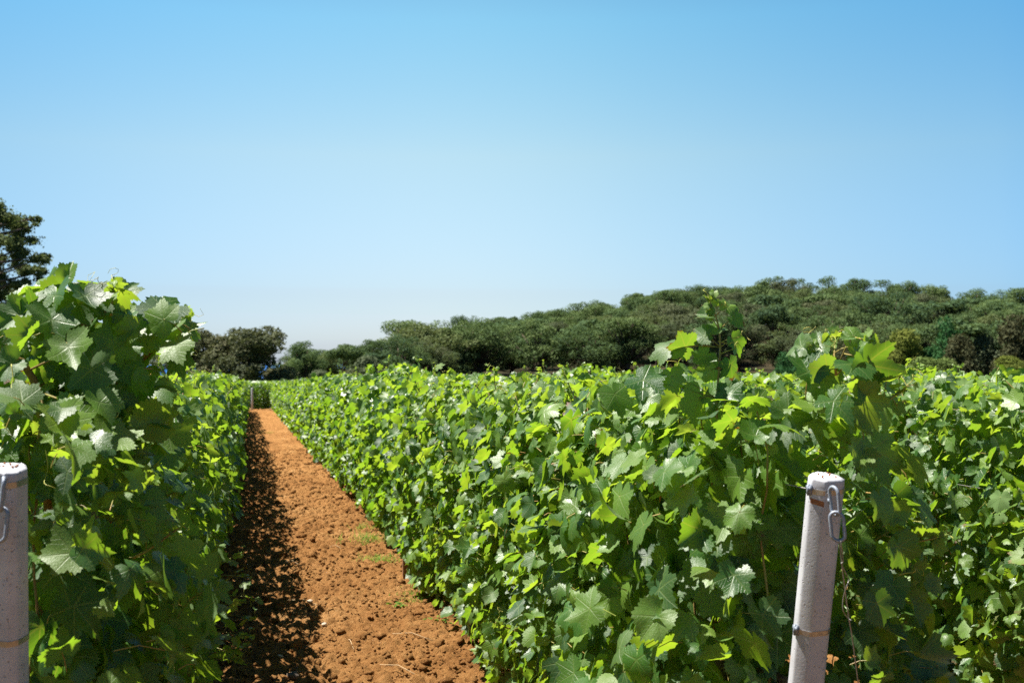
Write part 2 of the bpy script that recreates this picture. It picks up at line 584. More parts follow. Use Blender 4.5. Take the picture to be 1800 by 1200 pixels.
# the cultivated red soil between the rows: a real relief of clods
def soil():
    rng = np.random.RandomState(11)

    def relief(X, Y):
        return gz(X, Y) + 0.05 * (fbm(X * 1.3, Y * 1.3, 3) - 0.5) + 0.046 * (fbm(X * 7, Y * 7, 4) - 0.5) + 0.062 * (fbm(X * 22, Y * 22, 4) - 0.5)

    def patch(x0, x1, y0, y1, step, clods, drop):
        xs, ys = np.arange(x0, x1 + step / 2, step), np.arange(y0, y1 + step / 2, step)
        X, Y = np.meshgrid(xs, ys, indexing='ij')
        Z = relief(X, Y)
        H = np.zeros_like(Z)
        for (cx, cy, r) in clods:
            i0, i1 = np.searchsorted(xs, [cx - r, cx + r]); j0, j1 = np.searchsorted(ys, [cy - r, cy + r])
            if i1 <= i0 or j1 <= j0:
                continue
            q = 1 - ((X[i0:i1, j0:j1] - cx) ** 2 + (Y[i0:i1, j0:j1] - cy) ** 2) / (r * r)
            H[i0:i1, j0:j1] = np.maximum(H[i0:i1, j0:j1], np.sqrt(np.clip(q, 0, 1)) * r * 0.85)
        Z = Z + H * (0.75 + 0.5 * fbm(X * 40, Y * 40, 2)) - drop
        V = np.stack([X, Y, Z], -1).reshape(-1, 3)
        nx, ny = len(xs), len(ys)
        i, j = np.meshgrid(np.arange(nx - 1), np.arange(ny - 1), indexing='ij')
        a = (i * ny + j).ravel()
        return V, np.stack([a, a + ny, a + ny + 1, a + 1], 1)

    c1 = [(rng.uniform(-1.0, 3.4), rng.uniform(4.0, 17), 0.007 + 0.030 * rng.rand() ** 3.6) for _ in range(22000)]
    V1, T1 = patch(-1.0, 3.4, 4.0, 17.0, 0.0135, c1, 0.0)
    c2 = [(rng.uniform(-0.9, 2.2), rng.uniform(16.9, 66), 0.022 + 0.04 * rng.rand() ** 2) for _ in range(9000)]
    V2, T2 = patch(-0.9, 2.2, 16.95, 67.0, 0.045, c2, 0.004)
    V3, T3 = patch(-3.0, 5.0, -2.0, 4.05, 0.06, [], 0.012)
    V = np.concatenate([V1, V2, V3])
    T = np.concatenate([T1, T2 + len(V1), T3 + len(V1) + len(V2)])
    tag(obj('soil_path', mesh_data('soil_path', V, T, [M['soil']])), kind='structure')

    # loose clods lying on it
    t = (1 + 5 ** .5) / 2
    ico = np.array([(-1, t, 0), (1, t, 0), (-1, -t, 0), (1, -t, 0), (0, -1, t), (0, 1, t), (0, -1, -t), (0, 1, -t), (t, 0, -1), (t, 0, 1), (-t, 0, -1), (-t, 0, 1)], float)
    ico /= np.linalg.norm(ico[0])
    icf = np.array([(0, 11, 5), (0, 5, 1), (0, 1, 7), (0, 7, 10), (0, 10, 11), (1, 5, 9), (5, 11, 4), (11, 10, 2), (10, 7, 6), (7, 1, 8), (3, 9, 4), (3, 4, 2), (3, 2, 6), (3, 6, 8), (3, 8, 9), (4, 9, 5), (2, 4, 11), (6, 2, 10), (8, 6, 7), (9, 8, 1)])
    mid = {}
    vs = [tuple(v) for v in ico]; fs = []
    def mp(a, b):
        k = (min(a, b), max(a, b))
        if k not in mid:
            p = np.array(vs[a]) + np.array(vs[b]); p /= np.linalg.norm(p)
            mid[k] = len(vs); vs.append(tuple(p))
        return mid[k]
    for a, b, c in icf:
        x, y, z = mp(a, b), mp(b, c), mp(c, a)
        fs += [(a, x, z), (b, y, x), (c, z, y), (x, y, z)]
    S, F = np.array(vs), np.array(fs)
    N1, N2 = 1500, 26000
    Vs, Ts, off = [], [], 0
    for N, A, B, lo, k, pw in ((N1, S, F, 0.010, 0.022, 2.2), (N2, ico, icf, 0.0035, 0.0095, 2.0)):
        cx = rng.uniform(-0.55, 1.55, N)
        cx[:N // 10] = rng.uniform(1.5, 3.2, N // 10)
        cy = 4.4 + 20 * rng.rand(N) ** 1.7
        cr = (lo + k * rng.rand(N) ** pw) * (1 + .03 * (cy - 4))
        W = A[None] * (1 + 0.20 * rng.randn(N, len(A), 1)) * cr[:, None, None] * np.array([1, 1, 0.8]) * rng.uniform(.7, 1.3, (N, 1, 3))
        an = rng.rand(N) * 6.28
        ca, sa = np.cos(an)[:, None], np.sin(an)[:, None]
        Wx, Wy = W[..., 0] * ca - W[..., 1] * sa, W[..., 0] * sa + W[..., 1] * ca
        base = relief(cx, cy)
        V = np.stack([Wx + cx[:, None], Wy + cy[:, None], W[..., 2] + (base + cr * 0.40)[:, None]], -1).reshape(-1, 3)
        Vs.append(V); Ts.append((B[None] + (np.arange(N) * len(A))[:, None, None]).reshape(-1, 3) + off); off += len(V)
    o = obj('soil_clods', mesh_data('soil_clods', np.concatenate(Vs), np.concatenate(Ts), [M['soil']]))
    tag(o, 'loose crumbly red earth clods scattered over the soil path', 'soil clods', kind='stuff')
    return S, F


ICO_V, ICO_F = soil()


# ------------------------------------------------------------------ vine leaves
_ang = np.array([0, 11, 27, 41, 53, 64, 80, 97, 112, 132, 150, 163, 172, 180.0])
_rad = np.array([1.0, .88, .69, .82, .95, .80, .61, .76, .75, .63, .58, .47, .30, .12])


def leaf_template(N, ring):
    th = np.linspace(-180, 180, N, endpoint=False) + 180.0 / N * 0
    r = np.interp(np.abs(th), _ang, _rad)
    if N >= 40:
        saw = np.where(np.arange(N) % 2 == 0, 1.055, 0.945)
    elif N >= 16:
        saw = np.where(np.arange(N) % 2 == 0, 1.04, 0.93)
    else:
        saw = np.ones(N)
    saw = np.where(np.abs(th) > 168, 1.0, saw)
    r = r * saw
    t = np.radians(th)
    P = [np.stack([r * np.sin(t), r * np.cos(t)], 1)]
    T = []
    if ring:
        n2 = N // 2
        th2 = th[::2]
        r2 = np.interp(np.abs(th2), _ang, _rad) * 0.58
        t2 = np.radians(th2)
        P.append(np.stack([r2 * np.sin(t2), r2 * np.cos(t2)], 1))
        P.append(np.zeros((1, 2)))
        for k in range(n2):
            a, b, c = 2 * k, 2 * k + 1, (2 * k + 2) % N
            i, j = N + k, N + (k + 1) % n2
            T += [(i, b, a), (i, j, b), (j, c, b), (N + n2, j, i)]
    else:
        P.append(np.zeros((1, 2)))
        for k in range(N):
            T.append((N, (k + 1) % N, k))
    return np.concatenate(P), np.array(T)


LOD = [leaf_template(60, True), leaf_template(26, False), leaf_template(9, False)]


def leaves_mesh(pos, nrm, tip, size, age, lod, rng):
    """vertices, triangles and attributes of a batch of grape leaves; the petiole joins at pos"""
    P, T = LOD[lod]
    L = len(pos)
    nrm = nrm / (np.linalg.norm(nrm, axis=1)[:, None] + 1e-9)
    tip = tip - nrm * np.sum(tip * nrm, 1)[:, None]
    tip = tip / (np.linalg.norm(tip, axis=1)[:, None] + 1e-9)
    side = np.cross(tip, nrm)
    x = P[None, :, 0] * rng.uniform(0.9, 1.08, (L, 1))
    y = P[None, :, 1] * np.ones((L, 1))
    x = x * (1 + np.sign(x) * rng.normal(0, 0.07, (L, 1)))
    th = np.arctan2(x, y)
    lob = 1 + rng.normal(-0.01, 0.055, (L, 1)) * np.cos(np.abs(th) * 6.6) + rng.normal(0, .04, (L, 1)) * np.sin(th * 9 + rng.rand(L, 1) * 6)
    x, y = x * lob, y * lob
    r2 = x * x + y * y
    fold = rng.normal(0.20, 0.26, (L, 1))
    droop = rng.normal(0.10, 0.16, (L, 1))
    cup = rng.normal(-0.12, 0.22, (L, 1))
    w1, w2 = rng.normal(0, 0.085, (L, 1)), rng.normal(0, 0.055, (L, 1))
    p1, p2 = rng.rand(L, 1) * 6.28, rng.rand(L, 1) * 6.28
    z = fold * np.sqrt(x * x + 0.004) - droop * y * np.abs(y) + cup * r2 + r2 * (w1 * np.sin(3 * th + p1) + w2 * np.sin(5 * th + p2))
    x2 = x / np.sqrt(1 + (fold * 1.1) ** 2)
    sz = size[:, None]
    V = pos[:, None, :] + (x2 * sz)[..., None] * side[:, None] + (y * sz)[..., None] * tip[:, None] + (z * sz)[..., None] * nrm[:, None]
    nv = len(P)
    TT = (T[None] + (np.arange(L) * nv)[:, None, None]).reshape(-1, 3)
    uv = np.tile(P, (L, 1))
    rnd = np.repeat(rng.rand(L), nv)
    return V.reshape(-1, 3), TT, uv, rnd, np.repeat(age, nv)


def post_clear(P):
    """true where a leaf would sit on or in front of an end post (the ends are trimmed free of the posts)"""
    P = np.asarray(P, float)
    out = np.zeros(len(P), bool)
    A = np.array(CAM_R.transposed())
    q = (P - np.array((0, 0, CAM_Z))) @ A.T
    dep = -q[:, 2]
    px, py = 900 + q[:, 0] / dep * FPX, 600 - q[:, 1] / dep * FPX
    k = np.clip((py - 830) / 370, -.2, 3)
    out |= (np.abs(px - (1451 - 33 * k)) < 47) & (py > 812) & (dep < 3.02 + .08 * k)
    out |= (px > 1440) & (px < 1520) & (py > 840) & (py < 1260) & (dep < 2.90)
    # nothing hangs in the beam of sun that reaches the two post heads
    S = np.array(SUN)
    for O, us in ((POST_R, (0, .08, .16, .26, .36, .46)), (POST_L, (0, .05))):
        for u in us:
            v = P - (np.array(O) + u * np.array((0, .2, -1)))
            t = v @ S
            out |= (t > 0.0) & (t < 1.2) & (np.linalg.norm(v - t[:, None] * S, axis=1) < .105)
    out |= (px < 78) & (py > 800) & (dep < 2.62 + .10 * k)
    return out


POST_R = at(1451, 836, 2.83)
POST_L = at(13, 820, 2.43)


class Leaves:
    def __init__(s, seed):
        s.rng = np.random.RandomState(seed)
        s.p, s.n, s.t, s.s, s.a = [], [], [], [], []

    def add(s, p, n, t, size, age=0.0):
        s.p.append(tuple(p)); s.n.append(tuple(n)); s.t.append(tuple(t)); s.s.append(size); s.a.append(age)

    def bulk(s, p, n, t, size, age):
        s.p += list(map(tuple, p)); s.n += list(map(tuple, n)); s.t += list(map(tuple, t)); s.s += list(size); s.a += list(age)

    def data(s, name, lod, origin=None):
        if origin is not None:
            keep = ~post_clear(np.array(s.p) + np.array([unit(t) for t in s.t]) * np.array(s.s)[:, None] + origin) & ~post_clear(np.array(s.p) + origin)
            for q in ('p', 'n', 't', 's', 'a'):
                setattr(s, q, [v for v, ok in zip(getattr(s, q), keep) if ok])
        V, T, uv, rnd, age = leaves_mesh(np.array(s.p), np.array(s.n), np.array(s.t), np.array(s.s), np.array(s.a), lod, s.rng)
        return mesh_data(name, V, T, [M['leaf'] if lod == 0 else M['leaf_far']], attrs={'rnd': rnd, 'age': age}, uv=uv)


def unit(v):
    v = np.asarray(v, float)
    return v / (np.linalg.norm(v) + 1e-9)


def tendril(mb, p, d, length, rng, r=0.0011):
    d = unit(d)
    a = unit(np.cross(d, (0.3, 0.2, 1)))
    b = np.cross(d, a)
    pts = []
    curl = rng.uniform(2.5, 6.5)
    for k in range(16):
        s = k / 15
        ph = curl * s * s * 2.2
        rad = 0.30 * length * s * s
        pts.append(np.asarray(p) + d * length * (s - 0.35 * s * s) + (a * (1 - math.cos(ph)) + b * math.sin(ph)) * rad * 0.6 + np.array((0, 0, -0.12 * length * s * s)))
    mb.tube(pts, np.linspace(r, r * 0.45, 16), 4)


def shoot(lv, canes, tends, p, d, length, rng, size=0.075, young=1.0, sag=0.25, r0=0.0042, tend=0.5, step=0.055):
    """a leafy shoot: curved stem, alternating leaves that get smaller and paler to the tip, tendrils"""
    p = np.asarray(p, float); d = unit(d)
    n = max(4, int(length / step))
    pts = [p]
    side = unit(np.cross(d, (rng.randn(), rng.randn(), 0.2)))
    cur = d.copy()
    for k in range(n):
        cur = unit(cur + rng.randn(3) * 0.10 + np.array((0, 0, -sag * 0.10)))
        pts.append(pts[-1] + cur * (length / n))
    canes.tube(pts, np.linspace(r0, 0.0014, len(pts)), 5)
    for k in range(1, len(pts)):
        s = k / n
        sg = 1 if k % 2 else -1
        out = unit(side * sg + cur * 0.35 + rng.randn(3) * 0.30)
        pl = size * (1.0 - 0.6 * s) * rng.uniform(0.7, 1.1)
        e = pts[k] + out * pl + np.array((0, 0, 0.25 * pl))
        canes.tube([pts[k], (pts[k] + e) / 2 + np.array((0, 0, 0.10 * pl)), e], [0.0017, 0.0014, 0.0012], 4)
        sz = size * (1.05 - 0.78 * s ** 1.3) * rng.uniform(0.8, 1.15)
        nn = unit(np.array((0, 0, 0.75)) + out * 0.45 + rng.randn(3) * 0.40)
        tt = unit(out + np.array((0, 0, -0.5)) + rng.randn(3) * 0.3)
        lv.add(e, nn, tt, sz, young * min(1.0, s ** 1.5 + rng.uniform(0, 0.15)))
        if rng.rand() < tend and s > 0.3:
            tendril(tends, pts[k], unit(-side * sg + np.array((0, 0, 0.5)) + rng.randn(3) * 0.5), rng.uniform(0.06, 0.13), rng)
    # the unfolding tip
    for k in range(4):
        lv.add(pts[-1] - cur * 0.012 * k, unit(rng.randn(3) + np.array((0, 0, .4))), unit(cur + rng.randn(3) * 0.5), rng.uniform(0.012, 0.024), 1.0)
    return pts


def vine_leaves(lv, ylen, count, top, bottom, half, petioles, rng, seed, topyoung=0.6, smin=0.040, smax=0.078, y0=None, endcap=None, origin=None, fill=330):
    """leaves over the outer shell (and thinly inside) of one vine's canopy; local frame, x across the row, y along it"""
    y0 = -ylen / 2 if y0 is None else y0
    n = count
    per = 2 * (top - bottom) + 2 * half
    s = rng.rand(n) * per
    y = y0 + rng.rand(n) * ylen
    P = np.zeros((n, 3)); NN = np.zeros((n, 3))
    sx = seed * 3.7
    for i in range(n):
        tp = top + 0.16 * (vnoise(y[i] * 2.3 + sx, 3.1 + seed) - 0.5)
        if s[i] < 2 * (top - bottom):
            sd = -1 if s[i] < (top - bottom) else 1
            z = bottom + (s[i] % (top - bottom)) / (top - bottom) * (tp - bottom)
            q = (z - bottom) / (tp - bottom)
            w = half * (0.72 + 0.42 * math.sin(min(q * 1.25, 1.0) * math.pi * 0.62)) * (1 - 0.28 * max(0, q - 0.72) / 0.28)
            w *= 0.78 + 0.48 * vnoise(y[i] * 3.1 + sx, z * 3.3 + sd * 9)
            dep = 0.17 * rng.rand() ** 2.2 if rng.rand() < 0.85 else rng.rand() * half
            P[i] = (sd * (w - dep), y[i], z)
            NN[i] = (sd * 0.85, 0, 0.50)
        else:
            u = (s[i] - 2 * (top - bottom)) / (2 * half) * 2 - 1
            dep = 0.22 * rng.rand() ** 2
            P[i] = (u * half * 0.85, y[i], tp - 0.16 * u * u - dep)
            NN[i] = (u * 0.5, 0, 1.0)
    if endcap:
        k = rng.rand(n) < endcap[1]
        P[k, 1] = y0 + 0.16 * rng.rand(k.sum()) ** 2 - 0.05
        P[k, 0] *= rng.rand(k.sum())
        NN[k] = NN[k] * 0.3 + np.array((0, -0.8, 0.45))
    out = NN / np.linalg.norm(NN, axis=1)[:, None]
    NN = NN + rng.randn(n, 3) * np.array((0.62, 0.70, 0.50)) + np.array((-0.12, 0.05, 0.12))
    TT = out * 0.45 + np.array((0, 0, -0.85)) + rng.randn(n, 3) * 0.62
    hq = np.clip((P[:, 2] - bottom) / (top - bottom), 0, 1)
    size = (smin + (smax - smin) * rng.rand(n)) * (1.06 - 0.22 * hq * rng.rand(n))
    small = rng.rand(n) < 0.22
    size[small] *= 0.6
    age = np.clip(rng.rand(n) ** 5 * 0.9 + topyoung * np.clip(hq - 0.72, 0, 1) / 0.28 * rng.rand(n) ** 1.5 + small * 0.25, 0, 1)
    lv.bulk(P, NN, TT, size, age)
    if fill:
        P2 = np.stack([rng.uniform(-.16, .16, fill), y0 + .12 + rng.rand(fill) * (ylen - .12), bottom + (top - .12 - bottom) * rng.rand(fill) ** 1.25], 1)
        lv.bulk(P2, np.stack([rng.choice((-1, 1), fill) * .6, rng.randn(fill) * .5 - .45, rng.rand(fill) * .9], 1), np.stack([rng.randn(fill) * .4, rng.randn(fill) * .5, -np.ones(fill)], 1), rng.uniform(.07, .10, fill), np.zeros(fill))
    if petioles is not None:
        for i in range(n):
            if rng.rand() < 0.5:
                continue
            if origin is not None and post_clear((P[i] + origin)[None])[0]:
                continue
            tn = unit(NN[i]); td = unit(TT[i] - tn * np.dot(TT[i], tn))
            L = size[i] * rng.uniform(0.7, 1.2)
            e = P[i] - td * L * 0.6 - out[i] * L * 0.6 + rng.randn(3) * 0.012
            petioles.tube([P[i], (P[i] + e) / 2 + np.array((0, 0, 0.12 * L)), e], [0.0012, 0.0014, 0.0017], 3, cap=False)


def vine_trunk(mb, rng, h=0.62):
    pts = [np.array((0, 0, -0.06))]
    for k in range(7):
        pts.append(pts[-1] + np.array((rng.randn() * 0.018, rng.randn() * 0.025, (h + 0.06) / 7)))
    mb.tube(pts, np.linspace(0.034, 0.022, 8) * (1 + 0.12 * rng.randn(8)), 8)
    e = pts[-1]
    for sg in (-1, 1):
        q = [e, e + np.array((0, sg * 0.12, 0.05)), e + np.array((0.01, sg * 0.30, 0.06)), e + np.array((0, sg * 0.48, 0.07))]
        mb.tube(q, [0.021, 0.017, 0.014, 0.011], 7)
    return e


def inner_canes(mb, rng, top, n=7, e=0.62, spread=0.45):
    for k in range(n):
        y = rng.uniform(-spread, spread)
        p = np.array((rng.randn() * 0.02, y, e + 0.05))
        pts = [p]
        lean = rng.randn() * 0.35
        m = 7
        for j in range(m):
            pts.append(pts[-1] + np.array((lean * 0.07 + rng.randn() * 0.014, rng.randn() * 0.02, (top - e - 0.08) / m)))
        mb.tube(pts, np.linspace(0.0045, 0.0024, m + 1), 5)


# mid and far vines, shared by every row
MID, FAR = [], []
for k in range(9):
    rng = np.random.RandomState(100 + k)
    lv = Leaves(200 + k); cn, td = MB(), MB()
    vine_leaves(lv, 1.08, 800, 1.43, 0.13, 0.335, None, rng, 40 + k)
    inner_canes(cn, rng, 1.40)
    for _ in range(3):
        shoot(lv, cn, td, (rng.uniform(-.2, .2), rng.uniform(-.5, .5), 1.34), (rng.randn() * .4, rng.randn() * .4, 1), rng.uniform(0.10, 0.24), rng, 0.058, tend=0.5)
    tr = MB(); vine_trunk(tr, rng)
    cn.add(np.concatenate(td.v), np.concatenate(td.t)) if td.n else None
    MID.append((lv.data('grapevine', 1), cn.data('cane', M['green_stem']), tr.data('trunk', M['bark'])))
for k in range(6):
    rng = np.random.RandomState(300 + k)
    lv = Leaves(400 + k); cn, td = MB(), MB()
    vine_leaves(lv, 1.10, 640, 1.43, 0.12, 0.335, None, rng, 70 + k, smin=0.050, smax=0.082)
    for _ in range(2):
        shoot(lv, cn, td, (rng.uniform(-.2, .2), rng.uniform(-.5, .5), 1.34), (rng.randn() * .4, rng.randn() * .4, 1), rng.uniform(0.10, 0.22), rng, 0.058)
    FAR.append(lv.data('grapevine', 2))


def near_vine(root, x, yc, seed, count, top, half, ylen=1.06, end=False, shoots=3, extra=None, bottom=0.10, lod=0, smax=0.072, cap=0.0):
    rng = np.random.RandomState(seed)
    lv = Leaves(seed + 1); st, td, cn, tr = MB(), MB(), MB(), MB()
    vine_leaves(lv, ylen, count, top, bottom, half, st, rng, seed % 50, endcap=(True, cap) if end else None, smax=smax, origin=np.array((x, yc, gz1(x, yc))))
    inner_canes(cn, rng, top)
    for _ in range(shoots):
        shoot(lv, st, td, (rng.uniform(-.22, .22), rng.uniform(-.45, .45), top - 0.10), (rng.randn() * .5, rng.randn() * .5, 1), rng.uniform(0.12, 0.26), rng, 0.062)
    for _ in range(3):
        sd = rng.choice((-1, 1))
        shoot(lv, st, td, (sd * half * 0.8, rng.uniform(-.45, .45), rng.uniform(0.4, 1.2)), (sd * 1.0, rng.randn() * .6, 0.5), rng.uniform(0.10, 0.2), rng, 0.055, young=0.8)
    vine_trunk(tr, rng)
    O = np.array((x, yc, gz1(x, yc)))
    if extra:
        extra(lv, st, td, cn, rng, O)
    for mb_ in (st, td, cn):
        keep = [k for k in range(len(mb_.v)) if not post_clear(mb_.v[k] + O).any()]
        n = 0; vv, tt = [], []
        for k in keep:
            t_ = mb_.t[k] - mb_.t[k].min(); vv.append(mb_.v[k]); tt.append(t_ + n); n += len(mb_.v[k])
        mb_.v, mb_.t, mb_.n = vv, tt, n
    v = obj('grapevine', lv.data('grapevine', lod, np.array((x, yc, gz1(x, yc)))), root, (x, yc, gz1(x, yc)))
    for name, mb_, mat_ in (('cane', cn, 'cane'), ('tendril', td, 'tendril')):
        for k in range(len(mb_.v)):
            one = MB(); one.v, one.t = [mb_.v[k]], [mb_.t[k] - mb_.t[k].min()]
            one.build(name, M[mat_], v)
    tag(st.build('leaf_stalk', M['green_stem'], v), kind='stuff'); tr.build('trunk', M['bark'], v)
    return v


def copy_vine(root, x, y, near, rng, first):
    loc, rz = (x + rng.randn() * 0.02, y, gz1(x, y) + rng.randn() * 0.015), (0 if rng.rand() < 0.5 else math.pi)
    s = rng.uniform(0.97, 1.05)
    if near:
        a, b, c = MID[rng.randint(len(MID))]
        v = obj('grapevine', a, root, loc, rz)
        tag(obj('cane', b, v), kind='stuff'); obj('trunk', c, v)
    else:
        v = obj('grapevine', FAR[rng.randint(len(FAR))], root, loc, rz)
    v.scale = (1, 1, s)


def fill_row(root, x, y0, y1, rng, mid_to=20.0):
    y = y0
    while y < y1:
        copy_vine(root, x, y, y < mid_to, rng, False)
        y += 1.0


XL, XC, XR = -0.55, 1.38, 3.35
row_l = tag(empty('vine_row', (0, 0, 0)), 'tall leafy vine row left of the red soil path, its path side in shadow', 'vine row', 'trellised vine rows of the vineyard')
row_c = tag(empty('vine_row', (0, 0, 0)), 'bright sunlit vine row right of the red soil path, behind the leaning concrete post', 'vine row', 'trellised vine rows of the vineyard')
row_r = tag(empty('vine_row', (0, 0, 0)), 'vine row at the right edge, beyond the row that flanks the path', 'vine row', 'trellised vine rows of the vineyard')


def loc_of(px, py, d, o):
    return np.array(at(px, py, d)) - o


def left_end(lv, st, td, cn, rng, o):
    # the two thick canes that arch through the end of the left row
    A = [loc_of(*q, o) for q in ((85, 900, 2.95), (72, 760, 2.92), (70, 715, 2.9), (58, 665, 2.88), (38, 635, 2.86), (0, 622, 2.82), (-40, 610, 2.8))]
    cn.tube(A, [0.011, 0.0105, 0.0105, 0.010, 0.0095, 0.0085, 0.007], 8)
    B = [loc_of(*q, o) for q in ((175, 700, 3.1), (205, 675, 3.12), (240, 640, 3.15), (268, 615, 3.18), (300, 598, 3.2), (328, 586, 3.22))]
    cn.tube(B, [0.009, 0.0085, 0.008, 0.0075, 0.007, 0.0055], 7)
    for q in (((240, 640, 3.15), (232, 615, 3.13), (222, 590, 3.1)), ((315, 590, 3.2), (306, 575, 3.2), (303, 565, 3.2)), ((52, 650, 2.87), (90, 632, 2.84), (122, 622, 2.8)), ((72, 690, 2.9), (100, 700, 2.86), (125, 708, 2.82))):
        cn.tube([loc_of(*p, o) for p in q], [0.0032, 0.0028, 0.0022], 6)
    V = lambda *a: np.array(a, float)
    cx = np.array(CAM_R @ Vector((1, 0, 0))); cz = np.array(CAM_R @ Vector((0, 0, 1))); up = V(0, 0, 1)
    hero = [  # px, py, depth, radius px, normal (right, up, to camera), tip (right, up, to camera), age
        (293, 545, 3.05, 62, (.25, .85, .35), (-.3, -.5, .7), .0), (262, 552, 3.05, 58, (-.1, .55, .8), (-.3, .8, .1), .15),
        (90, 563, 2.85, 62, (.35, .6, .7), (.25, -.9, .3), .0), (98, 520, 2.9, 58, (-.5, .6, .6), (.1, -.8, .5), .1),
        (150, 520, 2.9, 50, (.4, .75, .5), (.2, -.9, .2), .0), (35, 555, 2.85, 50, (.0, .6, .8), (-.5, -.5, .1), .2),
        (120, 488, 3.0, 36, (.1, .35, .9), (.1, 1, 0), .45), (80, 498, 3.0, 42, (-.5, .4, .7), (-.3, .9, .1), .1),
        (170, 505, 3.0, 42, (.1, .9, -.4), (.2, .5, .3), .6), (218, 515, 3.05, 40, (.2, .5, .8), (.4, .8, 0), .2),
        (155, 750, 2.75, 68, (.05, .25, .95), (.05, -1, .1), .0), (135, 730, 2.75, 62, (.3, .2, .9), (-.5, -.7, .1), .0),
        (160, 650, 2.8, 60, (.2, .3, .9), (.1, -.9, 0), .1), (120, 610, 2.8, 56, (.1, .5, .8), (.3, -.8, 0), .0),
        (60, 590, 2.8, 50, (-.4, .5, .8), (-.4, -.8, 0), .2), (215, 640, 2.95, 46, (.3, .4, .8), (.2, -.7, 0), .0),
        (270, 690, 3.1, 48, (.5, .1, .8), (.1, -1, 0), .0), (25, 700, 2.7, 55, (-.3, .4, .8), (0, -1, 0), .0),
        (110, 830, 2.75, 62, (.2, .3, .9), (.3, -.9, 0), .0), (250, 880, 2.9, 58, (.2, .3, .9), (-.2, -.9, 0), .0),
        (120, 955, 2.7, 52, (.1, .3, .9), (.1, -.9, .1), .0), (310, 605, 3.2, 40, (.5, -.1, .8), (.2, -1, 0), .3),
        (335, 565, 3.2, 30, (.2, .9, .3), (.8, -.2, 0), .2), (300, 578, 3.2, 34, (-.2, .4, .9), (-.6, -.5, 0), .35),
        (20, 640, 2.75, 50, (.2, .5, .8), (-.6, -.6, 0), .1), (200, 600, 2.95, 62, (.1, .2, .95), (.1, -.9, .1), .0),
        (190, 545, 3.0, 46, (.3, .5, .7), (.6, -.3, 0), .35), (40, 520, 2.95, 44, (-.3, .6, .6), (-.7, .3, 0), .15)]
    tx, ty = (-60, 0, 40, 110, 180, 240, 320, 345), (560, 545, 500, 470, 490, 500, 525, 600)
    rs = np.random.RandomState(5)
    for k in range(210):
        px = rs.uniform(-60, 318)
        t0 = float(np.interp(px, tx, ty))
        py = t0 + 44 + (720 - t0) * rs.rand() ** 1.3
        if px > 250 and py > 600 and rs.rand() < .6:
            continue
        n_ = np.array((.0, .55, .65)) + rs.randn(3) * .38
        hero.append((px, py, rs.uniform(2.9, 3.35), rs.uniform(34, 56), n_, np.array((0, -.8, .2)) + rs.randn(3) * .5, max(0, rs.randn() * .25)))
    # frame: right, up, towards the camera
    f = np.array(CAM_R @ Vector((0, 0, 1)))
    r_ = np.array(CAM_R @ Vector((1, 0, 0))); u_ = np.array(CAM_R @ Vector((0, 1, 0)))
    for (px, py, d, rp, nn, tt, ag) in hero:
        P = loc_of(px, py, d, o)
        N_ = r_ * nn[0] + u_ * nn[1] + f * nn[2]; T_ = r_ * tt[0] + u_ * tt[1] + f * tt[2]
        lv.add(P, N_, T_, rp * d / FPX, ag)
        e = P - unit(T_) * 0.05 - unit(N_) * 0.04 + np.array((0, 0, -0.02))
        st.tube([P, (P + e) / 2 + np.array((0, 0, .008)), e], [.0013, .0015, .0018], 4)
    for (px, py, d, dd, L) in ((195, 555, 2.95, (.1, .9, .3), .08), (60, 560, 2.95, (-.3, 1, .1), .07), (300, 590, 3.2, (.6, .6, 0), .08)):
        shoot(lv, st, td, loc_of(px, py, d, o), r_ * dd[0] + u_ * dd[1] + f * dd[2], L, rng, 0.055)
    for (px, py, d, dd, L) in ((80, 790, 2.7, (.3, -1, .3), .15), (20, 640, 2.7, (.3, -1, .3), .13), (210, 700, 2.9, (.2, -1, .5), .12), (280, 630, 3.15, (.4, -.8, .4), .1), (40, 700, 2.7, (-.4, -1, .4), .12), (120, 780, 2.7, (.5, -.6, .5), .13)):
        tendril(td, loc_of(px, py, d, o), r_ * dd[0] + u_ * dd[1] + f * dd[2], L, rng, 0.0015)


def side_bush(lv, st, td, cn, rng, o):
    # low leafy side shoots that lean out over the path
    for (p, d, L, s) in (((.25, -.1, .55), (1, -.3, .35), .38, .075), ((.25, -.05, .50), (1, -.4, .2), .34, .075), ((.25, -.2, .42), (1, -.5, .4), .36, .075), ((.25, .1, .62), (1, -.2, .3), .30, .07), ((.25, -.15, .32), (1, -.3, .1), .30, .07), ((.22, .15, .45), (1, -.2, .5), .34, .065), ((.25, .0, .35), (1, -.6, .25), .34, .07), ((.24, .3, .6), (1, -.1, .1), .30, .065), ((.22, -.25, .3), (1, -.2, .3), .30, .065)):
        shoot(lv, st, td, p, d, L, rng, s, young=0.7, sag=0.5)


